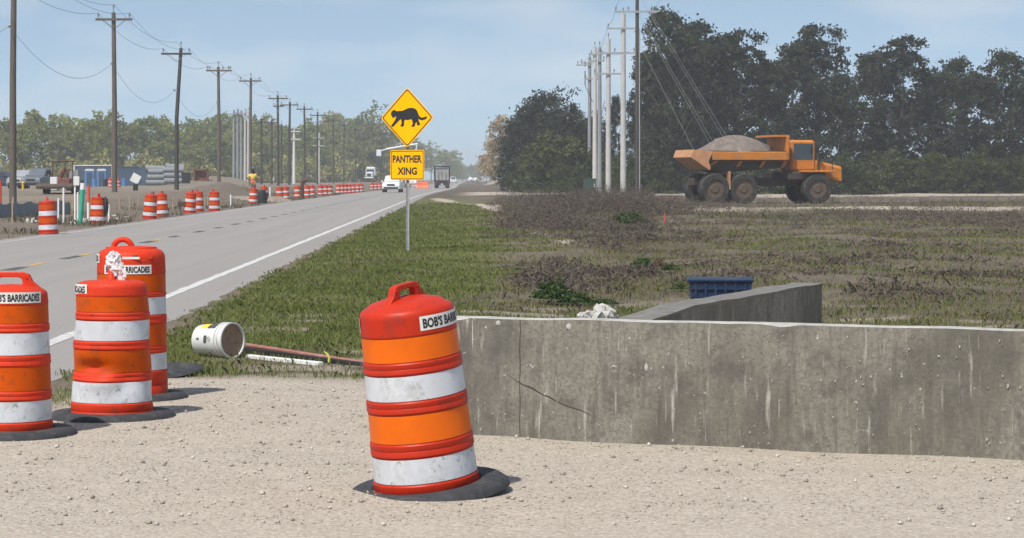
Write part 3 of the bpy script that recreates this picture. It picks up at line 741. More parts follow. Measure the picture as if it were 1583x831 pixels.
# ------------------------------------------------------------------ bucket, boards, strap
def bucket():
    q = G(338, 552)
    root = thing('bucket', 'white plastic bucket lying on its side in the grass, full of dried mud', 'bucket')
    H = .37; r0, r1 = .132, .150
    b = MB(); b.lathe([(0, .004), (r0 - .01, .004), (r0, .0), (r0, .01), (r0 + .004, .02), (r0 + (r1 - r0) * .66, .245), (r1 - .002, .27), (r1 + .010, .272), (r1 + .010, .282), (r1 - .001, .285),
                       (r1, .305), (r1 + .008, .307), (r1 + .008, .315), (r1, .318), (r1 + .002, .345), (r1 + .010, .352), (r1 + .010, .368), (r1 + .002, .37), (r1 - .006, .368), (r1 - .008, .33)], 48)
    b.build('pail', M['bucket'], root, smooth=True)
    b = MB(); b.lathe([(r1 - .0078, .348), (.11, .345), (.06, .350), (.0, .347)], 40, None); b.build('mud_fill', M['dirtfill'], root, smooth=True)
    def patch(a0, a1, z0, z1, m, nm, par=None, off=.0015):
        b = MB(); k = 8
        for i in range(k):
            p0 = a0 + (a1 - a0) * i / k; p1 = a0 + (a1 - a0) * (i + 1) / k
            rr = lambda z: r0 + .004 + (r1 - r0 - .004) * min(1, z / .26) * .72 + off
            b.add([(rr(z0) * math.cos(p0), rr(z0) * math.sin(p0), z0), (rr(z0) * math.cos(p1), rr(z0) * math.sin(p1), z0), (rr(z1) * math.cos(p1), rr(z1) * math.sin(p1), z1), (rr(z1) * math.cos(p0), rr(z1) * math.sin(p0), z1)], [(0, 1, 2, 3)])
        return b.build(nm, M[m], par or root, smooth=True)
    # bucket frame: local z is the axis; u = up, v = towards camera side
    patch(R(92), R(128), .06, .15, 'yellow_label', 'yellow_sticker')
    patch(R(94), R(130), .155, .245, 'trim', 'dark_sticker')
    patch(R(160), R(186), .150, .185, 'trim', 'printed_block')
    patch(R(168), R(176), .065, .09, 'trim', 'printed_mark')
    ring = MB(); 
    for k in range(20):
        t0, t1 = 2 * math.pi * k / 20, 2 * math.pi * (k + 1) / 20
        for (ra, rb) in ((.017, .020),):
            vv = []
            for (t, r_) in ((t0, ra), (t1, ra), (t1, rb), (t0, rb)):
                a = R(172) + r_ * math.sin(t) / .14; z = .212 + r_ * math.cos(t); rr = .1475
                vv.append((rr * math.cos(a), rr * math.sin(a), z))
            ring.add(vv, [(0, 1, 2, 3)])
    a = R(172); 
    ring.add([(.1478 * math.cos(a + x / .14), .1478 * math.sin(a + x / .14), .212 + z) for x, z in ((-.012, -.009), (-.009, -.012), (.012, .009), (.009, .012))], [(0, 1, 2, 3)])
    ring.build('printed_symbol', M['trim'], root)
    wire = MB(); wire.tube([((r1 + .012) * math.cos(t), (r1 + .012) * math.sin(t), .30 + .075 * math.sin((t - R(160)) / R(180) * math.pi)) for t in np.linspace(R(160), R(340), 24)], .0025, 6)
    wire.build('wire_handle', M['galv'], root)
    # orientation: axis to the right and a little to the camera; local x towards camera, local y up
    axis_ = Vector((.80, -.60, .03)).normalized()
    up = Vector((0, 0, 1)); up = (up - axis_ * up.dot(axis_)).normalized()
    x = up.cross(axis_).normalized()          # local x so that x,y,z right handed with y = up
    Mx = Matrix((x, up, axis_)).transposed().to_4x4()
    root.matrix_world = Matrix.Translation(q + Vector((0, 0, .142)) - axis_ * .2) @ Mx
    root.location = (q + Vector((0, 0, .145)) - axis_ * .2)
    root.rotation_euler = Mx.to_euler()
    return root
bucket()
def bar(a, b, wd, ht, mname, name, label, cat, lift=0):
    d = (b - a); L_ = d.length; 
    o = MB().box((0, 0, 0), (L_, wd, ht), bev=.004).build(name, M[mname])
    o.location = (a + b) / 2 + Vector((0, 0, ht / 2 + lift)); x = d.normalized(); y = Vector((0, 0, 1)).cross(x).normalized(); z = x.cross(y)
    o.rotation_euler = Matrix((x, y, z)).transposed().to_euler()
    return tag(o, label, cat)
a_, b_ = G(377, 545), G(566, 566)
bar(a_ + Vector((0, .06, .06)), b_ + Vector((0, .06, .012)), .06, .022, 'plank_red', 'board', 'faded red board running from the bucket to the leaning drum', 'board')
bar(a_ + Vector((0, 0, .022)), b_ + Vector((0, 0, .0)), .06, .03, 'black', 'dark_board', 'black strip of board lying between the red and white ones', 'board')
a2_, b2_ = G(384, 554), G(496, 566)
bar(a2_, b2_, .06, .035, 'offwhite', 'white_board', 'short white board in the grass beside the bucket', 'board')
p = G(508, 566)
stp = MB().tube([(0, 0, .02), (.005, 0, .06), (-.01, 0, .09), (-.04, 0, .115)], [.008, .012, .01, .004], 6); s_ = stp.build('strap', M['strap'], None, smooth=True); s_.location = p + Vector((0, 0, .01)); tag(s_, 'yellow-green strap end curling up from the boards', 'strap')

# ------------------------------------------------------------------ warning sign
q = G(629.5, 390); SY = q.y
sg = thing('road_sign', 'yellow diamond warning sign with a walking cat over a worded plaque, on a steel post', 'road sign', q, -R(28))
k = SY / F                                # metres per photo pixel at the sign
zc = EYE - (181.5 - VY) * k - q.z; hd = 47 * k
pz0 = EYE - (278 - VY) * k - q.z; pz1 = EYE - (231.5 - VY) * k - q.z; pw = 53 * k / math.cos(R(28)) / 2
ptop = zc + hd * .82
MB().prism([(-.032, 0), (-.028, -.02), (-.012, -.022), (-.010, .01), (.010, .01), (.012, -.022), (.028, -.02), (.032, 0), (.016, .016), (-.016, .016)], 0, 1).v
post = MB(); pf_ = [(-.038, -.014), (-.034, -.014), (-.018, .016), (.018, .016), (.034, -.014), (.038, -.014), (.022, .022), (-.022, .022)]
for (x0, y0), (x1, y1) in zip(pf_[:], pf_[1:] + pf_[:1]): pass
n_ = len(pf_); post.add([(x, y + .03, 0) for x, y in pf_] + [(x, y + .03, ptop) for x, y in pf_], [(i, (i + 1) % n_, n_ + (i + 1) % n_, n_ + i) for i in range(n_)] + [tuple(range(n_, 2 * n_))])
post.build('post', M['galv'], sg)
def rounded(poly, r, k=5):
    out = []; n = len(poly)
    for i in range(n):
        p0, p1, p2 = Vector(poly[i - 1]), Vector(poly[i]), Vector(poly[(i + 1) % n])
        a = p1 + (p0 - p1).normalized() * r; b = p1 + (p2 - p1).normalized() * r
        for t in np.linspace(0, 1, k): out.append(tuple(a * (1 - t) ** 2 + p1 * 2 * t * (1 - t) + b * t * t))
    return out
def plate(poly, y0, y1, m, nm, par): return MB().prism(poly, y0, y1).build(nm, M[m], par)
def border(po, pi, y, m, nm, par):
    n = len(po); b = MB(); b.add([(x, y, z) for x, z in po] + [(x, y, z) for x, z in pi], [(i, (i + 1) % n, n + (i + 1) % n, n + i) for i in range(n)])
    return b.build(nm, M[m], par)
def shrink(poly, c, d):
    # move each edge inwards by d: fine for these regular shapes
    n = len(poly); out = []
    for i in range(n):
        p0, p1, p2 = Vector(poly[i - 1]), Vector(poly[i]), Vector(poly[(i + 1) % n])
        def off(a, b):
            t = (b - a).normalized(); nn = Vector((-t.y, t.x))
            if nn.dot(Vector(c) - a) < 0: nn = -nn
            return nn
        n1, n2 = off(p0, p1), off(p1, p2); m_ = (n1 + n2); m_ = m_ / max(1e-6, m_.dot(n1))
        out.append(tuple(p1 + m_ * d))
    return out
hw = hd
dia = [(0, zc - hd), (hw, zc), (0, zc + hd), (-hw, zc)]
dp = plate(rounded(dia, .07), -.0015, .0015, 'sign', 'diamond_panel', sg)
o1 = rounded(shrink(dia, (0, zc), .022), .055); i1 = rounded(shrink(dia, (0, zc), .042), .045)
border(o1, i1, -.004, 'ink', 'panel_border', dp)
rect = [(-pw, pz0), (pw, pz0), (pw, pz1), (-pw, pz1)]
pp = plate(rounded(rect, .045), -.0015, .0015, 'sign', 'plaque', sg)
border(rounded(shrink(rect, (0, (pz0 + pz1) / 2), .018), .035), rounded(shrink(rect, (0, (pz0 + pz1) / 2), .032), .026), -.004, 'ink', 'plaque_border', pp)
# the cat, outline read in sign units
cat = [(118,262),(122,243),(130,236),(138,232),(146,232),(152,238),(158,241),(172,242),(188,239),(203,240),(216,238),(232,229),(250,221),(270,217),(290,217),(306,222),(319,231),(327,244),(333,262),(340,278),(350,290),(360,296),(372,297),(385,294),(396,289),(404,288),(405,294),(398,301),(386,307),(372,311),(358,310),(346,304),(338,295),
       (334,300),(336,316),(342,331),(349,344),(349,350),(341,352),(331,351),(328,346),(331,340),(327,327),(318,314),(313,309),(311,324),(309,340),(308,353),(303,361),(293,364),(285,363),(286,358),(294,352),(297,340),(294,322),(288,308),(283,300),(262,306),(243,308),(226,305),(221,316),(219,332),(218,346),(217,356),(208,362),(197,361),(195,356),(202,350),(206,336),(205,320),(200,303),(191,301),(178,313),(163,328),(147,343),(137,357),(128,362),(120,360),(120,354),(130,344),(142,328),(152,311),(159,292),(163,280),(159,276),(150,279),(141,286),(133,288),(126,284),(127,277),(121,272)]
sx = hw * 2 / 433.0; sz = hd * 2 / 495.0
def fat(poly, d):
    n = len(poly); out = []
    for i in range(n):
        a, b, c = Vector(poly[i - 1]), Vector(poly[i]), Vector(poly[(i + 1) % n]); t = (c - a).normalized(); out.append((b.x + t.y * d, b.y - t.x * d))
    return out
cat = fat(cat, 4.0)
cv = [((x - 247) * sx, -.004, zc - (y - 292) * sz) for x, y in cat]
cb = MB(); cb.add(cv, [tuple(range(len(cv)))])
co_ = cb.build('cat_symbol', M['ink'], dp)
bm = bmesh.new(); bm.from_mesh(co_.data); bmesh.ops.triangulate(bm, faces=bm.faces); bm.to_mesh(co_.data); bm.free()
for tx, tz, hh, ww in (("PANTHER", pz1 - (pz1 - pz0) * .30, .185 * 1, pw * 1.72), ("XING", pz1 - (pz1 - pz0) * .70, .185, pw * 1.16)):
    me = text_mesh(tx, .2, M['ink'], bold=.007, xs=1, name='lettering')
    xs_ = [v.co.x for v in me.vertices]; ys_ = [v.co.y for v in me.vertices]
    kx = ww / (max(xs_) - min(xs_)); ky = (pz1 - pz0) * .25 / (max(ys_) - min(ys_)); cx = (max(xs_) + min(xs_)) / 2; cy = (max(ys_) + min(ys_)) / 2
    for v in me.vertices: v.co = ((v.co.x - cx) * kx, -.004, tz + (v.co.y - cy) * ky)
    to = bpy.data.objects.new('lettering', me); C.objects.link(to); to.parent = pp
for z_, par in ((zc + hd * .8, dp), (zc - hd * .8, dp), (pz1 - .06, pp), (pz0 + .06, pp)):
    MB().tube([(0, -.008, z_), (0, .01, z_)], .010, 8).build('bolt', M['galv'], par)

# ------------------------------------------------------------------ concrete walls
def cwall_mat():
    m = bpy.data.materials.new('stained_concrete'); m.use_nodes = True
    t = m.node_tree; b = t.nodes['Principled BSDF']; b.inputs['Roughness'].default_value = .9; b.inputs['Specular IOR Level'].default_value = .15
    g = t.nodes.new('ShaderNodeTexCoord')
    def noise(sc_, s, d=6, lo=.35, hi=.65, rough=.6):
        mp = t.nodes.new('ShaderNodeMapping'); mp.inputs['Scale'].default_value = sc_; t.links.new(g.outputs['Object'], mp.inputs['Vector'])
        n = t.nodes.new('ShaderNodeTexNoise'); n.inputs['Scale'].default_value = s; n.inputs['Detail'].default_value = d; n.inputs['Roughness'].default_value = rough; t.links.new(mp.outputs[0], n.inputs['Vector'])
        r = t.nodes.new('ShaderNodeMapRange'); r.inputs[1].default_value = lo; r.inputs[2].default_value = hi; t.links.new(n.outputs['Fac'], r.inputs[0]); return r.outputs[0]
    def mixc(f, a, b2):
        x = t.nodes.new('ShaderNodeMix'); x.data_type = 'RGBA'; t.links.new(f, x.inputs[0])
        for i, c in ((6, a), (7, b2)):
            if isinstance(c, tuple): x.inputs[i].default_value = (*c, 1)
            else: t.links.new(c, x.inputs[i])
        return x.outputs[2]
    c = mixc(noise((1, 1, .5), 3), (.135, .123, .100), (.245, .225, .184))
    c = mixc(noise((1.4, 1.4, .35), 2.0, 7, .46, .66, .7), c, (.105, .098, .085))
    c = mixc(noise((1, 1, .6), 1.1, 4, .50, .62, .5), c, (.255, .238, .20))
    c = mixc(noise((1, 1, 1), 11, 6, .50, .75, .7), c, (.20, .185, .155))
    c = mixc(noise((9, 9, .8), 2.2, 8, .52, .72, .72), c, (.10, .091, .077))
    c = mixc(noise((1, 1, .8), 5, 8, .50, .66, .75), c, (.115, .106, .09))
    c = mixc(noise((1, 1, 1), 75, 4, .35, .68, .7), mixc(noise((1, 1, 1), 40, 3), c, (.12, .11, .095)), c)                  # run-down streaks
    c = mixc(noise((14, 14, 1.2), 2, 5, .60, .72), c, (.38, .36, .32))
    c = mixc(noise((1, 1, 1), 28, 3, .68, .74), c, (.46, .44, .41))                      # pale chips
    c = mixc(noise((1, 1, 1), 60, 3, .62, .72), c, (.10, .09, .078))                      # pores
    t.links.new(c, b.inputs['Base Color'])
    nb = t.nodes.new('ShaderNodeTexNoise'); nb.inputs['Scale'].default_value = 45; nb.inputs['Detail'].default_value = 8; t.links.new(g.outputs['Object'], nb.inputs['Vector'])
    bp = t.nodes.new('ShaderNodeBump'); bp.inputs['Strength'].default_value = .3; bp.inputs['Distance'].default_value = .012
    t.links.new(nb.outputs['Fac'], bp.inputs['Height']); t.links.new(bp.outputs[0], b.inputs['Normal'])
    return m
M['cwall'] = cwall_mat()
M['cwall_top'] = mat('wall_top_concrete', (.40, .39, .36), .9, .2, 12, dirt=(.16, .15, .13), dscale=10, damt=.7, bump=.5, bscale=40)
def wall(name, pts, h, th, label, top_z, back=1, seed=0, topm='cwall_top'):
    "a low wall along ground points; a lighter worn top as a part"
    root = thing(name, label, 'wall', (pts[0][0], pts[0][1], 0))
    o0 = Vector((pts[0][0], pts[0][1], 0))
    # resample
    P2 = []
    for (a, b) in zip(pts[:-1], pts[1:]):
        n = max(2, int((Vector(b) - Vector(a)).length / .06))
        for i in range(n): P2.append(Vector(a).lerp(Vector(b), i / n))
    P2.append(Vector(pts[-1]))
    rr = random.Random(seed); n = len(P2); vf, vt = [], []
    for i, p in enumerate(P2):
        t = (P2[min(i + 1, n - 1)] - P2[max(i - 1, 0)]).normalized(); nr = Vector((-t.y, t.x))     # to the back (left of travel)
        j = float(vnoise(np.array([i * .06]), np.array([seed]), .35, 3)[0] - .5) * .012
        chip = max(0, float(vnoise(np.array([i * .06]), np.array([seed + 4.]), .18, 5)[0]) - .78) * .12
        q = p - Vector((o0.x, o0.y)); b_ = q + nr * th
        tz = top_z(i / (n - 1)) if callable(top_z) else top_z
        vf.append([(q.x + nr.x * j * .3, q.y + nr.y * j * .3, -.25), (q.x, q.y, tz - .012 + j - chip), (q.x + nr.x * .014, q.y + nr.y * .014, tz - .008 + j - chip * .5), (b_.x - nr.x * .012, b_.y - nr.y * .012, tz - .008 + j), (b_.x, b_.y, tz - .03), (b_.x, b_.y, -.25)])
    b1 = MB(); b2 = MB()
    for i in range(n - 1):
        for k in (0, 3, 4): 
            if k == 3: continue
            b1.add([vf[i][k], vf[i + 1][k], vf[i + 1][k + 1], vf[i][k + 1]], [(0, 1, 2, 3)])
        for k in (1, 2, 3): b2.add([vf[i][k], vf[i + 1][k], vf[i + 1][k + 1], vf[i][k + 1]], [(0, 1, 2, 3)])
    for e in (0, n - 1): b1.add(vf[e], [tuple(range(6))])
    b1.build('wall_face', M['cwall'], root, smooth=False); b2.build('wall_top', M[topm], root, smooth=True)
    return root
w0 = wall('concrete_wall', [(-.30, 14.42), (0, 14.30), (1.44, 13.72), (3.7, 12.82)], .72, .16, 'low stained grey concrete wall crossing the view behind the leaning drum', .718, seed=2)
# joint and crack on the near wall
dirw = Vector((1.44, -.58, 0)).normalized(); nrm = Vector((-dirw.y, dirw.x, 0)) * -1
def onwall(s, z, off=.004):
    p = Vector((0, 14.30, 0)) + dirw * s + nrm * off; return (p.x - (-.30), p.y - 14.42, z)
jm = MB(); jp = [onwall(.385 + .002 * math.sin(i * 1.7), .70 - i * .06, -.003) for i in range(13)]
jm.tube(jp, .005, 6); jm.build('wall_joint', M['under'], w0)
cr_ = MB(); cp = [(.24, .42), (.30, .375), (.36, .335), (.41, .31), (.46, .295), (.52, .262), (.57, .245), (.63, .215), (.70, .19), (.78, .17), (.84, .14), (.93, .11)]
cr_.tube([onwall(s, z, -.003) for s, z in cp], [.002, .0035, .005, .006, .007, .0055, .0065, .005, .0055, .0045, .003, .002], 6); cr_.build('wall_crack', M['under'], w0)
ch = MB()
rr = random.Random(4)
for i in range(130):
    s = rr.uniform(.05, 3.6); z = rr.uniform(.02, .68) ; r_ = rr.uniform(.0015, .0045) * (1.6 if i % 9 == 0 else 1)
    c_ = Vector(onwall(s, z, .001)); ch.ball(c_, (r_, .003, r_ * rr.uniform(.7, 2.2)), 6, 4, i, .5)
for (s, z, a, b2) in ((.08, .60, .004, .09), (1.18, .44, .011, .022), (.98, .44, .013, .007), (.70, .67, .018, .018), (.25, .68, .018, .014)):
    ch.ball(onwall(s, z, .001), (a, .003, b2), 8, 6, 3, .5)
ch.build('pale_spatter', M['rubble'], w0, smooth=True)
w1 = wall('wing_wall', [(.98, 14.95), (1.25, 15.55), (1.50, 16.1), (1.78, 16.75), (2.25, 17.9), (2.7, 19.0)], .72, -.22, 'darker concrete wing wall running away behind the low wall, in front of the blue bin', lambda t: .66 + .06 * min(1, t * 5), seed=9, topm='cwall_dark')
for i, (px, py, Y, s) in enumerate([(906, 488, 14.75, .05), (916, 485, 14.85, .065), (927, 483, 14.92, .06), (940, 481, 14.97, .07), (924, 488, 14.55, .05), (936, 486, 14.62, .05), (911, 487, 14.6, .035), (920, 486, 14.7, .04), (947, 484, 14.9, .045), (931, 487, 14.6, .035), (900, 489, 14.65, .03)]):
    p = P(px, py, Y)
    o = MB().ball((0, 0, 0), (s * 1.1, s * .8, s * .75), 7, 5, 20 + i, .7).build('concrete_chunk', M['rubble']); o.location = (p.x, p.y, p.z - s * .3); o.rotation_euler = (i, i * .7, i * 1.3)
    tag(o, 'broken white concrete chunk heaped where the two walls meet', 'rubble', 'broken concrete at the wall corner')
# earth piled behind the near wall so that the chunks rest on something
eb = MB().ball((0, 0, 0), (.26, .36, .66), 24, 12, 3, .06).build('spoil_bank', M['rubble'].copy() if False else mat('pale_spoil', (.34, .28, .21), .95, .25, 9, bump=.6, bscale=25), None, smooth=True)
eb.location = (.84, 14.80, -.02); tag(eb, 'pale spoil banked behind the low wall under the broken concrete', 'spoil bank')

# blue bin behind the wing wall
p = P(1063, 429, 24)
bn = thing('storage_bin', 'navy blue ribbed plastic bin standing behind the wing wall', 'bin', (p.x + .33, 24, 0), -.08)
bz = p.z
b = MB(); 
def taper(b, x0, y0, x1, y1, z0, z1):
    b.add([(-x0, -y0, z0), (x0, -y0, z0), (x0, y0, z0), (-x0, y0, z0), (-x1, -y1, z1), (x1, -y1, z1), (x1, y1, z1), (-x1, y1, z1)], [(3, 2, 1, 0), (0, 1, 5, 4), (1, 2, 6, 5), (2, 3, 7, 6), (3, 0, 4, 7)])
taper(b, .27, .19, .315, .225, 0, bz - .03); b.build('tub', M['bin'], bn)
b = MB(); b.box((0, 0, bz - .018), (.67, .49, .035), bev=.01); b.build('rim', M['bin'], bn)
b = MB()
for i in range(6): b.box((-.25 + i * .10, -.228, bz - .13), (.022, .02, .16))
b.box((0, -.226, bz - .10), (.60, .02, .02)); b.box((0, -.222, bz - .18), (.58, .02, .018)); b.build('ribs', M['bin'], bn)

# ------------------------------------------------------------------ utility poles
def pole(base, top, r0, r1, mname, label, arms, group, cat='utility pole', rz=0, pins=True, topins=True, name='utility_pole', braces=True, lean=(0, 0), extra=None, armm=None):
    root = thing(name, label, cat, base, rz, group)
    H = top - base.z
    MB().tube([(0, 0, -.5), (0, 0, H * .5), (lean[0], 0, H)], [r0, (r0 + r1) / 2, r1], 10).build('shaft', M[mname], root, smooth=True)
    for (z, a, b2, ins) in arms:
        zz = z - base.z
        am = MB().box(((a + b2) / 2, -r1 - .07, zz), (b2 - a, .11, .15)); ao = am.build('crossarm', M[armm or mname], root)
        if braces:
            br = MB(); L_ = min(abs(a), abs(b2)) * .62
            for s in (-1, 1): br.tube([(s * L_, -r1 - .08, zz - .06), (0, -r1 - .02, zz - .62)], .022, 5)
            br.build('brace', M['galv' if mname != 'wood' else 'wood'], root)
        for x in ins:
            MB().tube([(x, -r1 - .07, zz + .06), (x, -r1 - .07, zz + .20), (x, -r1 - .07, zz + .24), (x, -r1 - .07, zz + .40), (x, -r1 - .07, zz + .42)], [.03, .03, .065, .055, .03], 7).build('insulator', M['porcelain'], ao)
    if topins:
        MB().tube([(lean[0], 0, H - .05), (lean[0], 0, H + .30), (lean[0], 0, H + .34), (lean[0], 0, H + .52)], [.03, .03, .06, .05], 7).build('insulator', M['porcelain'], root)
    if extra: extra(root, H)
    return root
GL = 'wooden poles along the far side of the road'
rowL = [  # px base, base y, Y, top px y, arm y
 (20, 118, -62, -40), (177, 153, 19, 30), (273, 186, 74, 83), (338.5, 220, 103, 109), (387, 253, 120, 125), (430, 290, 147, 152), (447.5, 312, 157, 162), (471, 342, 164, 168.5), (490.5, 371, 173, 178), (515.5, 420, 183.5, 187), (531.5, 457, 190, 193.5), (549.5, 507, 197, 201), (561.5, 548, 204, 207)]
labsL = ['nearest brown wooden pole at the left edge of the view, its top out of sight', 'brown wooden pole with a wide crossarm, second from the left', 'slightly leaning dark wooden pole, third from the left', 'wooden pole fourth from the left with five pins on its crossarm', 'wooden pole behind the worker, right of the grey concrete poles']
tops = []
for i, (px, Y, ty, ay) in enumerate(rowL):
    X = (px - VX) * Y / F; base = on(X, Y); top = EYE - (ty - VY) * Y / F; az = EYE - (ay - VY) * Y / F
    ins = (-1.02, 1.02) if i != 3 else (-1.05, -.85, .38, .90, 1.05)
    arms = [(az, -1.2, 1.2, ins)]
    if i == 5: arms.append((az - .95, -.6, .7, (-.5,)))
    pole(base, top, .19 - .002 * i, .135, 'wood' if i not in (2, 5, 6, 7, 8, 9, 10, 11, 12) else 'wood_dark', labsL[i] if i < 5 else 'hazy distant wooden pole of the long row past the worker', arms, GL, rz=R(random.uniform(-3, 3)), lean=(.35, 0) if i == 2 else (.06 * (-1) ** i, 0),
         extra=lambda r, H: MB().ball((-.17, 0, H - 3.3), .09, 6, 5).build('spool', M['porcelain'], r))
    tops.append((X, Y, top, az, base.z))
# wires of the left row
def sag(a, b, s, n=14):
    return [a.lerp(b, t) - Vector((0, 0, 4 * s * t * (1 - t))) for t in np.linspace(0, 1, n, endpoint=False)]
lines = [('uppermost wire along the left row of wooden poles', lambda t: Vector((t[0], t[1], t[2] + .5)), .75), ('wire on the left ends of the crossarms of the left poles', lambda t: Vector((t[0] - 1.02, t[1] - .18, t[3] + .42)), .8),
         ('wire on the right ends of the crossarms of the left poles', lambda t: Vector((t[0] + 1.02, t[1] - .18, t[3] + .42)), .8), ('lowest and slackest wire along the left row of wooden poles', lambda t: Vector((t[0] - .17, t[1], t[2] - 3.3)), 1.7)]
prev = (tops[0][0], 84, tops[0][2], tops[0][3], 0)
for lb, fnc, s in lines:
    ends = [fnc(prev)] + [fnc(t) for t in tops]; pts = []
    for i, (a, b2) in enumerate(zip(ends[:-1], ends[1:])): pts += sag(a, b2, s)
    pts.append(ends[-1])
    tag(MB().tube(pts, .012, 4).build('power_line', M['wire'], None), lb, 'wire')
# thin second row, concrete clusters
GS = 'thin dark poles set back behind the worker'
for px, Y, ty in ((404, 331, 183), (420, 350, 184), (435, 368, 191), (446, 384, 196)):
    X = (px - VX) * Y / F; base = on(X, Y); top = EYE - (ty - VY) * Y / F
    pole(base, top, .17, .13, 'wood_dark', 'thin dark pole set back behind the roadside row, right of the worker', [(top - .5, -.85, .85, (-.8, .8))], GS, braces=False)
GG = 'cluster of grey concrete poles'
for i, (px, Y, ty) in enumerate(((361.5, 288, 170), (367.5, 291, 168.5), (373, 294, 170.5), (379, 297, 168), (384, 300, 172))):
    X = (px - VX) * Y / F; base = on(X, Y); top = EYE - (ty - VY) * Y / F
    pole(base, top, .20, .13, 'concrete_dark' if i < 3 else 'concrete_pole', 'dark grey concrete pole in the close cluster left of the worker' if i < 3 else 'paler grey concrete pole in the close cluster left of the worker', [(top - .5, -1.0 if i == 0 else -.3, .3, (-.9,) if i == 0 else ())], GG, braces=False, topins=False)
for i, (px, Y, ty, arms_, lb) in enumerate(((454.5, 395, 196, (203, 215), 'bright white concrete pole with two short arms among the dark poles'), (493.5, 465, 205, (213, 225), 'pale concrete pole with two pale crossarms right of the white one'))):
    X = (px - VX) * Y / F; base = on(X, Y); top = EYE - (ty - VY) * Y / F; kk = Y / F
    pole(base, top, .30 if i == 0 else .16, .17, 'white_pole' if i == 0 else 'concrete_pole', lb, [(EYE - (a - VY) * kk, -.5 if i == 0 else -1.3, 1.1, (-.4, .95)) for a in arms_], None, braces=False, topins=False)
GP = 'pale poles beyond the white truck'
for px, Y, ty in ((571, 750, 214), (577, 770, 213), (588, 790, 217), (592.5, 830, 219)):
    X = (px - VX) * Y / F; base = on(X, Y); top = EYE - (ty - VY) * Y / F
    pole(base, top, .28, .2, 'concrete_pole', 'pale hazy pole with crossarms beyond the parked white truck', [(top - .6, -1.4, 1.4, (-1.2, 1.2))], GP, braces=False, topins=False)
GRP = 'tall poles on the right of the road'
def rpole(px, py, Y, ty, r0, r1, mname, label, arms, extra=None, am='galv'):
    X = (px - VX) * Y / F; base = on(X, Y); kk = Y / F
    base.z = min(base.z, 0.1)
    return pole(base, EYE - (ty - VY) * kk, r0, r1, mname, label, [(EYE - (ay - VY) * kk, (x0 - px) * kk, (x1 - px) * kk, [(x - px) * kk for x in ins]) for ay, x0, x1, ins in arms], GRP, braces=False, extra=extra, armm=am)
def conduit(r, H): MB().tube([(.19, -.1, 0), (.17, -.1, H * .8)], .05, 6).build('conduit', M['galv'], r)
rpole(985, 306, 188, -24, .17, .14, 'wood_dark', 'dark wooden pole on the right, the tallest, with guy wires and a conduit', [(18, 951, 1015, (952, 971, 1014)), ], conduit)
rpole(963.5, 304, 201, 21, .27, .20, 'concrete_pole', 'thickest pale concrete pole, just left of the dark wooden pole', [(44, 939, 988, (940, 986))])
rpole(940.5, 305, 196, 60, .25, .18, 'concrete_pole', 'pale concrete pole with two long arms, second left of the dark wooden pole', [(82, 925, 981, (927, 950, 980)), (114, 918, 960, (919, 949))])
rpole(927, 304, 205, 73, .22, .15, 'concrete_dark', 'slim greyish pole squeezed between two pale concrete poles', [(94, 910, 935, (912, 933))])
rpole(919.5, 298, 232, 72, .25, .18, 'concrete_pole', 'pale concrete pole second from the left of the right-hand group', [(84, 912, 932, (914, 930))])
def loop(r, H):
    MB().tube([(-.25, -.2, H - 2.4), (-.55, -.2, H - 1.6), (-.5, -.2, H - 2.9), (.1, -.2, H - 4.2), (.7, -.2, H - 5.6), (1.25, -.2, H - 6.0), (1.6, -.2, H - 4.6)], .035, 6).build('cable', M['black'], r)
    for k in range(3): MB().tube([(-.5, -.25, H - .4 - k), (-.5, -.25, H - .95 - k)], .07, 7).build('insulator', M['porcelain'], r)
rpole(911.5, 296, 250, 89, .24, .17, 'concrete_dark', 'dark grey pole with a looping cable, leftmost of the right-hand group', [(97, 897, 920, (899,)), (100.5, 891, 916, (893,)), (122, 903, 926, (905, 924))], loop)
for lb, (x0, y0), (x1, y1) in (('lowest of the guy wires slanting down to the right of the dark pole', (990, 70), (1086, 258)), ('left strand of the middle pair of guy wires on the right', (1003, 52), (1118, 258)), ('right strand of the middle pair of guy wires on the right', (1006, 52), (1124, 258)), ('left strand of the upper pair of guy wires on the right', (1018, 47), (1146, 258)), ('right strand of the upper pair of guy wires on the right', (1021, 47), (1152, 258))):
    a = P(986 + (x0 - 986) * .0 + 2, y0 - (x0 - 988) * 1.75, 188); b2 = P(x1, y1, 184); b2.z = EYE - (y1 - VY) * 184 / F
    # carry on to the ground
    d = (b2 - a); t = (a.z - 0) / (a.z - b2.z); e = a + d * t
    tag(MB().tube([a, e], .011, 5).build('guy_wire', M['guy'], None), lb, 'wire')
# right conductors
rl = {'a': [], 'b': []}
for (lb, pts_) in (('wire over the dark wooden pole running down the left ends of the right-hand crossarms', [P(1010, -150, 150), P(952, 10, 188), P(940, 36, 201), P(926, 74, 196 + 12), P(914, 80, 232), P(893, 92, 250)]), ('wire on the right ends of the right-hand crossarms', [P(1090, -150, 150), P(1014, 10, 188), P(986, 36, 201), P(980, 74, 196 + 12), P(931, 78, 232)])):
    pts = []
    for a, b2 in zip(pts_[:-1], pts_[1:]): pts += sag(a, b2, .5, 8)
    pts.append(pts_[-1]); tag(MB().tube(pts, .013, 4).build('power_line', M['wire'], None), lb, 'wire')

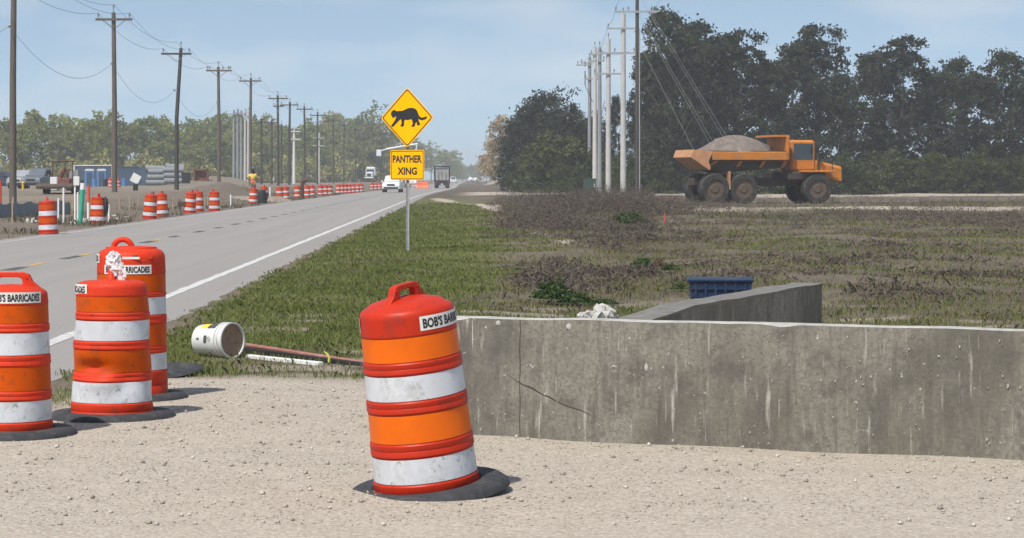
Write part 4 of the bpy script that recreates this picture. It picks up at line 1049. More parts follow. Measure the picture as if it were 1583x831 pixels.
# ------------------------------------------------------------------ posts and stakes on the far verge
for (px, yb, yt, wpx, mn, lb) in [(90.3, 342, 306.5, 3.0, 'pvc', 'short thin white post just right of the nearest far drum'), (98.3, 344, 290, 3.2, 'pvc', 'tall thin white post left of the boxed post'), (120.3, 345, 297, 3.0, 'pvc', 'white post close against the green pipe'),
                              (168.3, 342, 316, 3.2, 'pvc', 'short white post right of the drum with the black cloth'), (356.7, 321, 301, 2.4, 'pvc', 'small white post in front of the spoil heap'), (417.5, 311, 289, 2.2, 'pvc', 'thin white post right of the black covered drum')]:
    p = G(px, yb); kk = p.y / F
    tag(MB().tube([(0, 0, -.1), (0, 0, (yb - yt) * kk - .02), (0, 0, (yb - yt) * kk)], [wpx * kk / 2, wpx * kk / 2, wpx * kk / 3], 8).build('marker_post', M[mn], None), lb, 'post').location = p
p = G(116, 345.5); kk = p.y / F
mp_ = thing('utility_box_post', 'white post topped by a pale grey box left of the green pipe', 'post', p)
MB().tube([(0, 0, -.1), (0, 0, 60 * kk)], 1.6 * kk, 8).build('post', M['pvc'], mp_); MB().box((2.5 * kk, 0, 66 * kk), (9 * kk, .14, 14 * kk), bev=.01).build('box', M['offwhite'], mp_)
p = G(123.5, 346); kk = p.y / F
gp = thing('pipe_marker', 'leaning green plastic pipe with a white cap on the far verge', 'pipe', p)
MB().tube([(0, 0, -.1), (4.2 * kk, 0, 54 * kk)], 3.6 * kk, 14).build('pipe', M['greenpipe'], gp, smooth=True); MB().tube([(4.1 * kk, 0, 53 * kk), (4.9 * kk, 0, 63 * kk)], 3.9 * kk, 14).build('cap', M['pvc'], gp, smooth=True)
p = G(136.5, 343); kk = p.y / F
rp = thing('marker_post', 'marker post with an orange-red upper half and white foot beside the green pipe', 'post', p)
MB().tube([(0, 0, -.1), (0, 0, 30 * kk)], 2.0 * kk, 10).build('foot', M['pvc'], rp); MB().tube([(.3 * kk, 0, 30 * kk), (.6 * kk, 0, 57 * kk)], 2.2 * kk, 10).build('upper', M['redpost'], rp)
GST = 'wooden stakes on the far verge'
for (px, yb, yt) in ((184, 324, 305), (200, 324, 301.5), (213.5, 321, 301), (267, 322, 305), (111.5, 333, 303), (19, 345, 310), (230, 322, 306), (316, 320, 304), (321, 322, 303)):
    p = G(px, yb); kk = p.y / F
    tag(MB().box((0, 0, (yb - yt) * kk / 2 - .05), (.045, .03, (yb - yt) * kk + .1)).build('stake', M['stakewood'], None), 'thin wooden survey stake on the dirt beyond the far drums', 'stake', GST).location = p
# silt fence
p0, p1 = G(-12, 337), G(108, 331)
sf = thing('silt_fence', 'low grey fabric silt fence at the left, behind the nearest far drum', 'fence', p0)
d = p1 - p0; b = MB(); n = 24
for i in range(n):
    a, c_ = d * (i / n), d * ((i + 1) / n); ha = .52 + .05 * math.sin(i * 1.3); hb = .52 + .05 * math.sin((i + 1) * 1.3)
    for off in (0, .012):
        b.add([a + Vector((0, off, -.1)), c_ + Vector((0, off, -.1)), c_ + Vector((0, off, hb)), a + Vector((0, off, ha))], [(0, 1, 2, 3)])
b.build('fabric', M['silt'], sf)
for i in range(5): MB().box(d * (i / 4) + Vector((0, -.03, .3)), (.05, .04, .9)).build('stake', M['stakewood'], sf)
# little white litter on the dirt
for i, (px, py) in enumerate(((43, 345), (57, 344), (111, 345), (129, 344), (180, 340), (176, 335), (51, 344), (196, 337))):
    p = G(px, py); o = MB().ball((0, 0, .04), (.07 + .04 * (i % 2), .05, .04 if i % 3 else .12), 7, 5, i, .6).build('litter', M['litter']); o.location = p
    tag(o, 'scrap of white litter on the dirt around the far posts', 'litter', 'white litter on the far verge')

# ------------------------------------------------------------------ worker
def worker(p, s=1.0):
    root = thing('person', 'worker in a yellow shirt and orange vest seen from behind, hand on hip', 'person', p, R(12))
    def skin_chain(name, verts, edges, radii, m):
        me = bpy.data.meshes.new(name); me.from_pydata(verts, edges, []); o = bpy.data.objects.new(name, me); C.objects.link(o)
        sm = o.modifiers.new('s', 'SKIN'); sm.use_smooth_shade = True
        for i, r in enumerate(radii):
            sv = me.skin_vertices[0].data[i]; sv.radius = (r, r) if not isinstance(r, tuple) else r; sv.use_root = (i == 0)
        ss = o.modifiers.new('d', 'SUBSURF'); ss.levels = 1; ss.render_levels = 1
        dg = bpy.context.evaluated_depsgraph_get(); dg.update()
        me2 = bpy.data.meshes.new_from_object(o.evaluated_get(dg)); bpy.data.objects.remove(o); bpy.data.meshes.remove(me)
        me2.materials.clear(); me2.materials.append(M[m]); o2 = bpy.data.objects.new(name, me2); C.objects.link(o2); o2.parent = root
        return o2
    V = [(0, 0, .95), (0, 0, 1.15), (0, 0, 1.38), (0, 0, 1.50), (0, .01, 1.58), (0, .02, 1.70),
         (-.19, 0, 1.42), (-.40, -.02, 1.20), (-.20, .10, 1.02), (-.14, .14, 1.0), (.19, 0, 1.42), (.30, .02, 1.15), (.22, .22, 1.05), (.17, .30, 1.08),
         (-.10, 0, .88), (-.12, .01, .48), (-.13, -.02, .09), (-.14, .10, .04), (.10, 0, .88), (.12, .01, .48), (.13, -.02, .09), (.14, .10, .04)]
    E = [(0, 1), (1, 2), (2, 3), (3, 4), (4, 5), (2, 6), (6, 7), (7, 8), (8, 9), (2, 10), (10, 11), (11, 12), (12, 13), (0, 14), (14, 15), (15, 16), (16, 17), (0, 18), (18, 19), (19, 20), (20, 21)]
    Rr = [.15, .14, .16, .07, .06, .095, .07, .048, .038, .04, .07, .048, .038, .04, .09, .065, .045, .04, .09, .065, .045, .04]
    skin_chain('body', V, E, Rr, 'skin')
    skin_chain('shirt', [(0, 0, 1.06), (0, 0, 1.2), (0, 0, 1.38), (0, 0, 1.48), (-.19, 0, 1.42), (-.36, -.02, 1.24), (.19, 0, 1.42), (.28, .02, 1.20)], [(0, 1), (1, 2), (2, 3), (2, 4), (4, 5), (2, 6), (6, 7)], [.185, .18, .195, .10, .10, .075, .10, .075], 'shirt')
    skin_chain('vest', [(0, 0, .84), (0, 0, .95), (0, 0, 1.06)], [(0, 1), (1, 2)], [.20, .215, .20], 'vest')
    skin_chain('trousers', [(0, 0, .93), (-.10, 0, .86), (-.12, .01, .48), (-.13, -.02, .12), (.10, 0, .86), (.12, .01, .48), (.13, -.02, .12)], [(0, 1), (1, 2), (2, 3), (0, 4), (4, 5), (5, 6)], [.16, .12, .09, .075, .12, .09, .075], 'trousers')
    hb = MB().ball((0, -.01, 1.735), (.115, .125, .13), 14, 10, 2, .05); hb.ball((0, -.06, 1.62), (.09, .06, .13), 10, 8, 3, .1); hb.build('hair', M['hair'], root, smooth=True)
    for sx in (-1, 1): MB().ball((sx * .14, .06, .05), (.055, .15, .06), 10, 6).build('shoe', M['shoe'], root, smooth=True)
    return root
Yw = 158; pw_ = P(391, 0, Yw); zf_ = float(zf(pw_.x, Yw))
feet = EYE - (260 - VY) * Yw / F - 1.86
worker(Vector((pw_.x, Yw, feet)))
wm = MB(); wm.lathe([(2.6, -feet - .1), (2.2, -feet * .0 - .25), (1.5, -.03), (.9, 0.0), (0, .01)], 28, lambda a, r, z: r * (1 + .12 * math.sin(2 * a + 1) + .06 * math.sin(5 * a)))
wo_ = wm.build('dirt_pile', mat('heaped_dirt', (.26, .215, .165), .95, .25, 4, bump=.6, bscale=12), None, smooth=True); wo_.location = (pw_.x, Yw, feet); tag(wo_, 'low heap of dirt the worker is standing on', 'dirt pile')

# ------------------------------------------------------------------ vehicles (local: front faces -Y, x across)
def wheel(par, c, r, w_, n=18, rm='rim'):
    "axle along local x"
    t = MB(); prof = [(r * .62, -w_ / 2), (r * .92, -w_ / 2), (r, -w_ * .36), (r, w_ * .36), (r * .92, w_ / 2), (r * .62, w_ / 2)]
    t.lathe(prof, n); t.v = [(z, y, x) for x, y, z in t.v]
    wo = t.build('wheel', M['tyre'], par, smooth=True); wo.location = c
    k = MB(); k.lathe([(0, -w_ * .42), (r * .25, -w_ * .44), (r * .30, -w_ * .36), (r * .63, -w_ * .40), (r * .63, w_ * .40), (r * .3, w_ * .36), (r * .25, w_ * .44), (0, w_ * .42)], n); k.v = [(z, y, x) for x, y, z in k.v]
    k.build('rim', M[rm], wo, smooth=True); return wo
def loft(sections, m, name, par, smooth=True):
    "sections: list of rings (same count) of points"
    b = MB(); n = len(sections[0]); vs_ = [p for s in sections for p in s]; fs_ = []
    for i in range(len(sections) - 1):
        for k in range(n):
            k2 = (k + 1) % n; fs_.append((i * n + k, i * n + k2, (i + 1) * n + k2, (i + 1) * n + k))
    fs_.append(tuple(range(n - 1, -1, -1))); e = (len(sections) - 1) * n; fs_.append(tuple(e + k for k in range(n)))
    b.add(vs_, fs_); return b.build(name, M[m], par, smooth=smooth)
def ring(y, w_, z0, z1, r=.12):
    h = w_ / 2
    return [(-h + r * .4, y, z0), (h - r * .4, y, z0), (h, y, z0 + r), (h, y, (z0 + z1) / 2), (h - r * .35, y, z1 - r * .5), (h - r * 1.2, y, z1), (-h + r * 1.2, y, z1), (-h + r * .35, y, z1 - r * .5), (-h, y, (z0 + z1) / 2), (-h, y, z0 + r)]
def suv(label, loc, rz, paint, lit=False, pickup=False, group=None, name='parked_car', cat='car'):
    root = thing(name, label, cat, loc, rz, group)
    W_ = 1.9
    loft([ring(-2.35, 1.5, .42, .78), ring(-2.28, 1.78, .34, .92), ring(-1.95, W_, .30, 1.02), ring(-1.2, W_, .30, 1.10), ring(0, W_, .30, 1.12), ring(1.6, W_, .32, 1.10), ring(2.2, W_, .34, 1.08), ring(2.35, 1.75, .42, 1.0)], paint, 'body', root)
    if pickup: secs = [ring(-1.15, 1.62, 1.06, 1.12, .06), ring(-.45, 1.5, 1.06, 1.76, .12), ring(.55, 1.5, 1.06, 1.78, .12), ring(.78, 1.6, 1.06, 1.12, .06)]
    else: secs = [ring(-1.15, 1.62, 1.06, 1.14, .06), ring(-.45, 1.48, 1.06, 1.70, .12), ring(1.5, 1.45, 1.06, 1.72, .12), ring(2.2, 1.6, 1.02, 1.12, .06)]
    loft(secs, paint, 'cabin', root)
    MB().add([(-.72, -1.09, 1.15), (.72, -1.09, 1.15), (.62, -.50, 1.66), (-.62, -.50, 1.66)], [(0, 1, 2, 3)]).build('windshield', M['glass'], root)
    ye = .5 if pickup else 1.45
    for s in (-1, 1):
        MB().add([(s * .80, -.75, 1.16), (s * .80, ye, 1.16), (s * .755, ye - .05, 1.60), (s * .755, -.38, 1.60)], [(0, 1, 2, 3)]).build('side_window', M['glass'], root)
        MB().box((s * 1.02, -.72, 1.14), (.16, .10, .16), bev=.03).build('mirror', M[paint], root)
        for y in (-1.42, 1.45): wheel(root, (s * .83, y, .36), .36, .23)
        MB().ball((s * .66, -2.27, .80), (.19, .08, .085), 10, 6).build('headlight', M['headlight' if lit else 'rim'], root)
        MB().box((s * .78, 2.30, .86), (.16, .08, .24), bev=.02).build('taillight', M['taillight'], root)
    yb = 2.32 if not pickup else .80
    MB().add([(-.62, (yb if not pickup else .76), 1.14), (.62, (yb if not pickup else .76), 1.14), (.58, (1.66 if not pickup else .64), 1.62), (-.58, (1.66 if not pickup else .64), 1.62)], [(0, 1, 2, 3)]).build('rear_window', M['glass'], root)
    MB().box((0, -2.36, .76), (.80, .05, .17), bev=.02).build('grille', M['black'], root)
    MB().box((0, -2.33, .46), (1.5, .12, .18), bev=.03).build('bumper', M['black'], root)
    if pickup: MB().box((0, 1.55, 1.10), (1.5, 1.35, .06)).build('cargo_bed', M['black'], root)
    return root
q = G(607, 297.5); oc_ = suv('white car with lit headlights coming up the road beside the sign plaque', q + Vector((0, 0, .01)), R(-3), 'carwhite', lit=True, name='oncoming_car'); oc_.scale = (1.1, 1.1, 1.12)
def gz(px, Y, dz=0): X = (px - VX) * Y / F; return Vector((X, Y, float(zf(X, Y)) + dz))
GC = 'vehicles parked at the left work yard'
suv('silver car parked in the yard just right of the first pole', gz(37, 214), R(-8), 'carsilver', group=GC)
suv('grey pickup truck facing the road with a dark windshield, in the left yard', gz(63, 205), R(-12), 'cargrey', pickup=True, group=GC, name='pickup_truck', cat='pickup truck')
suv('dark car parked at the left edge of the yard left of the first pole', gz(5, 220), R(70), 'cardark', group=GC)

# white parked truck tractor
tt = thing('truck_tractor', 'white truck tractor parked beyond the far drums, facing the road', 'truck', gz(572.5, 575, .6), R(-8))
MB().box((0, .6, 1.95), (2.3, 1.7, 1.75), bev=.15).build('cab', M['carwhite'], tt)
MB().box((0, .7, 3.02), (2.2, 1.5, .45), bev=.2).build('roof_fairing', M['carwhite'], tt)
loft([ring(-1.75, 1.55, .9, 1.75, .2), ring(-1.2, 1.8, .8, 1.95, .25), ring(-.2, 2.05, .8, 2.1, .25)], 'carwhite', 'hood', tt)
MB().add([(-.98, -.27, 2.02), (.98, -.27, 2.02), (.92, -.26, 2.68), (-.92, -.26, 2.68)], [(0, 1, 2, 3)]).build('windshield', M['glass'], tt)
MB().box((0, -1.80, 1.25), (.95, .08, .75), bev=.03).build('grille', M['black'], tt)
MB().box((0, -1.85, .62), (2.3, .25, .34), bev=.05).build('bumper', M['carwhite'], tt)
MB().box((0, 2.2, .75), (.9, 4.6, .3)).build('chassis', M['black'], tt)
for s in (-1, 1):
    MB().ball((s * .92, -1.62, 1.1), (.2, .1, .13), 8, 6).build('headlight', M['rim'], tt)
    for y in (-1.05, 2.6, 3.8): wheel(tt, (s * 1.02, y, .5), .5, .3)
    MB().tube([(s * 1.05, 1.6, 1.0), (s * 1.05, 1.6, 3.6)], .07, 8).build('exhaust', M['rim'], tt)

# black box trailer truck, rear view
p = P(683.5, 290.8, 385)
bt = thing('box_truck', 'dark truck seen from behind going away down the road, framed grey load', 'truck', (p.x, 385, .01), 0)
fr = MB()
for s in (-1, 1): fr.box((s * 1.22, -4.0, 2.35), (.14, .18, 2.5)); fr.box((s * 1.22, 0, 3.5), (.14, 8, .16)); fr.box((s * 1.22, 0, 1.9), (.06, 7.8, 1.7)); fr.box((s * 1.22, 3.95, 2.35), (.14, .14, 2.4))
fr.box((0, -4.0, 3.52), (2.44, .18, .20)); fr.box((0, -4.0, 1.18), (2.44, .18, .22)); fr.box((0, 0, 1.0), (2.4, 8, .18))
fr.build('frame', M['black'], bt)
MB().box((0, -3.4, 2.25), (2.25, .9, 2.05), bev=.05).build('load', M['panelgrey'], bt)
b = MB()
for s in (-.6, 0, .6): b.box((s, -4.06, 2.0), (.06, .06, 1.6))
b.build('stanchion', M['trim'], bt)
MB().box((0, -3.9, .72), (2.3, .12, .46)).build('rear_panel', M['black'], bt)
MB().box((0, -4.0, .66), (.34, .04, .2)).build('plate', M['white'], bt)
for s in (-1, 1):
    MB().box((s * .95, -4.02, 1.0), (.28, .08, .16)).build('taillight', M['taillight'], bt)
    MB().box((s * .85, -3.7, .42), (.7, .03, .62)).build('mud_flap', M['black'], bt)
    for y in (-3.0, -1.8, 4.9): wheel(bt, (s * .95, y, .5), .5, .5 if y < 0 else .3)
MB().box((0, 5.0, 1.9), (2.3, 1.9, 2.3), bev=.15).build('cab', M['black'], bt)

# utility truck with raised boom, mostly behind the plaque
ut = thing('bucket_truck', 'white utility truck with a raised boom and bucket, half hidden by the sign plaque', 'truck', (P(636, 0, 415).x, 415, 0), 0)
MB().box((0, -.9, 1.5), (2.1, 1.8, 1.5), bev=.15).build('cab', M['carwhite'], ut)
MB().box((0, 2.3, 1.05), (2.2, 4.4, .9), bev=.06).build('service_body', M['offwhite'], ut)
MB().add([(-.88, -1.815, 1.55), (.88, -1.815, 1.55), (.85, -1.81, 2.1), (-.85, -1.81, 2.1)], [(0, 1, 2, 3)]).build('windshield', M['glass'], ut)
MB().box((0, -2.2, 1.0), (2.0, 1.1, .75), bev=.12).build('hood', M['carwhite'], ut)
for s in (-1, 1):
    for y in (-2.0, 2.9): wheel(ut, (s * .92, y, .45), .45, .3)
    MB().ball((s * .7, -2.74, .98), (.2, .07, .13), 8, 6).build('headlight', M['headlight'], ut)
bm_ = MB(); k4 = 415 / F
bm_.tube([(0, 2.5, 1.5), (.3, 2.5, 3.2), ((640 - 636) * k4 + .5, 2.5, 1.55 + 54 * k4), ((596 - 636) * k4, 2.5, 1.55 + 46 * k4)], [.32, .3, .26, .2], 8); bm_.build('boom', M['offwhite'], ut)
MB().box(((585 - 636) * k4, 2.5, 1.55 + 40 * k4), (.85, .9, 1.15), bev=.08).build('bucket', M['carwhite'], ut)
MB().tube([((597 - 636) * k4, 2.5, 1.55 + 46 * k4), ((586 - 636) * k4, 2.5, 1.55 + 43 * k4)], .12, 6).build('bucket_arm', M['offwhite'], ut)

# water barriers
GB = 'orange water-filled barriers across the far lane'
pz = [(641, 'white and orange barricade board left of the orange barriers', 'x'), (647.5, 'left of the two bright orange water-filled barriers on the far road', 0), (657, 'right of the two bright orange water-filled barriers on the far road', 1)]
for px, lb, kd in pz:
    X = (px - VX) * 380 / F
    if kd == 'x':
        r_ = thing('barricade', lb, 'barricade', (X, 378, .0), .1)
        for s in (-1, 1): MB().box((s * .32, 0, .5), (.06, .05, 1.0)).build('leg', M['offwhite'], r_)
        for i, z in enumerate((.45, .75, 1.02)): MB().box((0, -.05, z), (.9, .03, .18)).build('board', M['white' if i != 1 else 'barrier'], r_)
    else:
        b = MB(); b.prism([(-.30, 0), (.30, 0), (.30, .18), (.12, .42), (.10, 1.07), (-.10, 1.07), (-.12, .42), (-.30, .18)], -.55, .55, Matrix.Rotation(R(90), 4, 'Z'))
        o = b.build('water_barrier', M['barrier']); o.location = (X, 380, .0); o.rotation_euler = (0, 0, .1 - .2 * kd); tag(o, lb, 'barrier', GB)
# far pale vehicles
GV = 'far pale vehicles at the end of the road'
for px, Y, py in ((700.5, 620, 0), (727, 900, 0), (735, 930, 0)):
    suv('small pale vehicle in the haze at the far end of the road', Vector(((px - VX) * Y / F, Y, .35)), R(180 if px < 705 else 10), 'carwhite', group=GV, name='distant_car')

# articulated dump truck
def hauler():
    c = P(1092, 318, 134); 
    root = thing('dump_truck', 'dirty orange dump truck carrying a heaped load, driving away behind the weeds on the right', 'dump truck', (c.x, 134, float(zf(c.x, 134)) + .0), R(14))
    kk = 134 / F
    # local: x forward, wheels at x=0.. ; heights in metres from the ground
    zs = lambda py: (318 - py) * kk
    def rear(y0, y1, m, nm, poly): return MB().prism(poly, y0, y1).build(nm, M[m], root)
    # dump body: a tapering tub with outward flanks
    W0, W1 = 1.15, 1.5
    prof = [(-1.42, zs(246)), (-.35, zs(264)), (.6, zs(270)), (4.0, zs(262)), (4.3, zs(236)), (-1.25, zs(236))]
    b = MB(); n = len(prof)
    vs_ = []
    for s in (-1, 1):
        for (x, z) in prof: vs_.append((x, s * (W1 if z > zs(250) else W0), z))
    fs_ = [tuple(range(n - 1, -1, -1)), tuple(range(n, 2 * n))] + [(i, (i + 1) % n, n + (i + 1) % n, n + i) for i in range(n - 1)]
    b.add(vs_, fs_); b.build('dump_body', M['under'], root)
    # muddy tail
    tl = [(-1.47, zs(246)), (-1.30, zs(234.5)), (-.15, zs(237)), (-.42, zs(252)), (-.30, zs(262)), (-.36, zs(266))]
    MB().prism(tl, -W1 - .03, W1 + .03).build('tail_chute', M['muddy'], root)
    # orange rim and ribs
    rim = MB()
    for s in (-1, 1):
        rim.box((2.05, s * (W1 + .05), zs(244)), (4.5, .14, 13 * kk), bev=.03)
        for x in (-.05, 1.4, 2.8, 4.1): 
            rim.add([(x, s * (W1 + .06), zs(252)), (x + .22, s * (W1 + .06), zs(252)), (x + .10 - (.35 if x < 0 else 0), s * (W0 + .06), zs(262)), (x - .10 - (.35 if x < 0 else 0), s * (W0 + .06), zs(262))], [(0, 1, 2, 3)])
    rim.build('side_rim', M['hauler'], root)
    hb = MB(); hb.box((4.35, 0, zs(232)), (.16, 3.1, 36 * kk), bev=.03); hb.box((4.0, 0, zs(213)), (.9, 3.0, .12)); hb.build('headboard', M['hauler'], root)
    # load
    ld = MB(); ld.lathe([(1, 0), (.8, .36), (.5, .75), (.2, .96), (0, 1)], 26, lambda a, r, z: r * (1 + .10 * math.sin(3 * a + z * 5) + .07 * math.sin(7 * a + 3 * z) + .05 * math.sin(13 * a + 9 * z)))
    ld.v = [(1.75 + x * 2.35, y * 1.42, zs(238) + z * 27 * kk) for x, y, z in ld.v]
    ld.build('load', mat('grey_spoil', (.17, .14, .12), .95, .25, 3, bump=.5, bscale=8), root, smooth=True)
    # chassis
    MB().box((2.5, 0, 1.25), (7.0, .8, .45), bev=.05).build('chassis', M['under'], root)
    MB().tube([(-.2, 0, 1.55), (.3, 0, 1.2)], .25, 8).build('hinge', M['under'], root)
    for s in (-1, 1):
        for x in (.0, 1.72, 6.2):
            wo = wheel(root, (x, s * 1.18, .87), .87, .62, 24, 'rimdirty'); wo.rotation_euler = (0, 0, R(90))
        MB().box((.86, s * 1.2, 1.35), (.06, .66, 1.05)).build('mud_flap', M['muddy'], root)
    # cab and hood
    MB().box((5.6, .0, 1.6), (2.3, 2.5, .5), bev=.08).build('front_frame', M['under'], root)
    loft([[(6.3, y, z) for y, z in ((-.95, 1.6), (.95, 1.6), (.95, 2.35), (.8, 2.5), (-.8, 2.5), (-.95, 2.35))], [(7.9, y, z) for y, z in ((-.85, 1.3), (.85, 1.3), (.85, 2.0), (.7, 2.15), (-.7, 2.15), (-.85, 2.0))]], 'hauler', 'hood', root, smooth=False)
    MB().box((5.55, 0, 2.75), (1.5, 1.7, 1.8), bev=.12).build('cab', M['hauler'], root)
    MB().tube([(6.4, -1.0, 1.9), (6.4, -1.0, 3.3), (6.3, -1.0, 3.45)], .07, 8).build('exhaust', M['under'], root)
    MB().box((7.9, 0, 1.72), (.06, 1.3, .6)).build('grille', M['black'], root)
    rl_ = MB()
    for s in (-1, 1): rl_.tube([(6.3, s * 1.45, 1.9), (6.3, s * 1.45, 2.7), (7.1, s * 1.4, 2.6), (7.1, s * 1.4, 1.9)], .025, 5)
    rl_.build('handrail', M['black'], root)
    for s in (-1, 1):
        MB().ball((7.92, s * .62, 1.62), (.06, .13, .1), 8, 6).build('headlight', M['rim'], root)
        MB().box((6.25, s * 1.35, 3.1), (.08, .22, .42), bev=.02).build('mirror', M['black'], root)
        MB().box((5.55, s * .86, 3.0), (1.15, .03, .9)).build('side_window', M['glass'], root)
        MB().box((6.2, s * 1.25, 1.85), (2.0, .6, .12), bev=.04).build('fender', M['hauler'], root)
    MB().box((6.31, 0, 3.0), (.03, 1.35, .9)).build('windshield', M['glass'], root)
hauler()
for kk_, lb in ((171, 'tiny striped drum standing before the left blue toilets'), (182.5, 'tiny striped drum right of the second pole, before the dark container')):
    o = copy_tree(far0); a = gz(kk_, 255); o.location = a; o['label'] = lb; o['group'] = 'striped drums inside the work yard'
for i_, (kk_, Yy) in enumerate(((126, 276), (146, 272), (163, 270), (192, 272))):
    a = gz(kk_, Yy); t_ = MB().lathe([(0, .86), (.27, .86), (.29, .84), (.28, .58), (.295, .57), (.28, .56), (.28, .30), (.295, .29), (.28, .28), (.29, .02), (.27, 0), (0, 0)], 14).build('oil_drum', M['blue_bright' if i_ % 2 else 'black'], None, smooth=True); t_.location = a
    tag(t_, ('blue' if i_ % 2 else 'black') + ' steel drum standing among the blue containers, ' + ('leftmost of four', 'second of four', 'third of four', 'last of four, right of the second pole')[i_], 'steel drum', 'steel drums among the containers')

# ------------------------------------------------------------------ left yard
Yc = 290
def ctn(px0, px1, Y, depth, label, group, h=2.55, skew=0, roof=None):
    a, b2 = gz(px0, Y), gz(px1, Y); wd = b2.x - a.x
    root = thing('shipping_container', label, 'container', ((a.x + b2.x) / 2, Y + depth / 2, a.z - .05), R(skew), group)
    b = MB(); n = int(wd / .28)
    # corrugated walls
    for (sy) in (-1, 1):
        pts = []
        for i in range(n * 2 + 1): pts.append((-wd / 2 + wd * i / (2 * n), sy * (depth / 2 - (.035 if i % 2 else 0))))
        for (x0, y0), (x1, y1) in zip(pts[:-1], pts[1:]): b.add([(x0, y0, .12), (x1, y1, .12), (x1, y1, h - .1), (x0, y0, h - .1)], [(0, 1, 2, 3)])
    for s in (-1, 1): b.add([(s * wd / 2, -depth / 2, .12), (s * wd / 2, depth / 2, .12), (s * wd / 2, depth / 2, h - .1), (s * wd / 2, -depth / 2, h - .1)], [(0, 1, 2, 3)])
    b.add([(-wd / 2, -depth / 2, h - .03), (wd / 2, -depth / 2, h - .03), (wd / 2, depth / 2, h - .03), (-wd / 2, depth / 2, h - .03)], [(0, 1, 2, 3)])
    b.build('wall', M['blue_metal'], root)
    f = MB()
    for sx in (-1, 1):
        for sy in (-1, 1): f.box((sx * (wd / 2 - .05), sy * (depth / 2 - .02), h / 2), (.16, .14, h - .01))
    for sy in (-1, 1): f.box((0, sy * (depth / 2 - .01), .07), (wd - .2, .12, .14)); f.box((0, sy * (depth / 2 - .01), h - .06), (wd - .2, .12, .12))
    f.build('frame', M['blue_metal' if roof is None else roof], root)
    return root
GCN = 'blue containers in the left yard'
ctn(176, 219, 291, 2.4, 'dark blue container behind the second pole', GCN, 2.5)
ctn(114, 174, 301, 2.4, 'blue container with a white top edge left of the second pole', GCN, 2.75, roof='offwhite')
# sloped dark skip at the container's end
a = gz(223, 286)
sk = MB().prism([(-.5, 0), (.75, 0), (.75, .9), (.1, 2.1), (-.5, 2.3)], -1.1, 1.1).build('waste_skip', M['blue_metal']); sk.location = a; tag(sk, 'dark slope-sided skip between the blue container and the grey pipes', 'skip')
GT = 'blue portable toilets in the left yard'
for px, lb in ((138.5, 'left bright blue portable toilet in front of the container'), (157, 'right bright blue portable toilet in front of the container')):
    a = gz(px, 283); t_ = thing('portable_toilet', lb, 'toilet', a, .1, GT)
    MB().box((0, 0, 1.0), (1.1, 1.1, 2.0), bev=.04).build('cabin', M['blue_bright'], t_); MB().box((0, -.57, .95), (.65, .04, 1.7)).build('door', M['blue_metal'], t_)
    MB().prism([(-.58, 2.0), (.58, 2.0), (.4, 2.22), (-.4, 2.22)], -.58, .58).build('roof', M['offwhite'], t_)
# pipe stack
GPI = 'grey concrete pipes stacked in the yard'
for row in range(3):
    for k_ in range(2 if row < 2 else 2):
        px = (234 + row * 1.5, 262 - row * 1)[k_]; a = gz(px, 262)
        b = MB(); r_ = .315
        b.lathe([(r_ * .8, 0), (r_ * .8, 2.05), (r_ * 1.18, 2.07), (r_ * 1.18, 2.3), (r_ * .9, 2.32), (r_ * .9, 2.2), (r_ * .8, 2.2)], 18); b.lathe([(r_ * .8, 0), (r_, 0), (r_, 2.06)], 18)
        b.v = [(z, y, x) for x, y, z in b.v]
        o = b.build('concrete_pipe', M['pipe'], None, smooth=True); o.location = (a.x - .6, 262 + row * .1, a.z + r_ * 1.18 + row * .60 + (.12 if k_ else 0)); o.rotation_euler = (0, 0, R(6))
        tag(o, 'large grey concrete pipe in the stack right of the blue container', 'pipe', GPI)
for k_ in range(2):
    a = gz(230 + 30 * k_, 266); b = MB().lathe([(.30, 0), (.38, 0), (.38, 2.1), (.30, 2.1), (.30, 0)], 18); b.v = [(z, y, x) for x, y, z in b.v]
    o = b.build('concrete_pipe', M['pipe'], None, smooth=True); o.location = (a.x - .3, 266, a.z + 1.95 + .12 * k_); o.rotation_euler = (0, R(2), R(5)); 
    o['label'] = 'fattest grey pipe lying on top of the stack, %s end' % ('left' if k_ == 0 else 'right'); o['category'] = 'pipe'; o['group'] = GPI
# dark bin
a = gz(287.5, 250); wb = thing('waste_bin', 'black waste bin standing right of the pipe stack', 'bin', a)
b = MB(); taper(b, .38, .4, .45, .46, .05, 1.12); b.build('tub', M['black'], wb); MB().box((0, 0, 1.17), (.98, .98, .09), bev=.03).build('lid', M['black'], wb)
# spoil and reddish frame right of it
a = gz(311, 255); fr_ = MB()
for x in (-.7, .7): fr_.box((x, 0, .65), (.16, .6, 1.3))
fr_.box((0, 0, 1.25), (1.56, .6, .16)); fr_.box((0, .2, .6), (1.3, .08, 1.1)); o = fr_.build('trench_box', M['rust']); o.location = a; tag(o, 'rusty red steel box half sunk in the grey spoil', 'steel box')
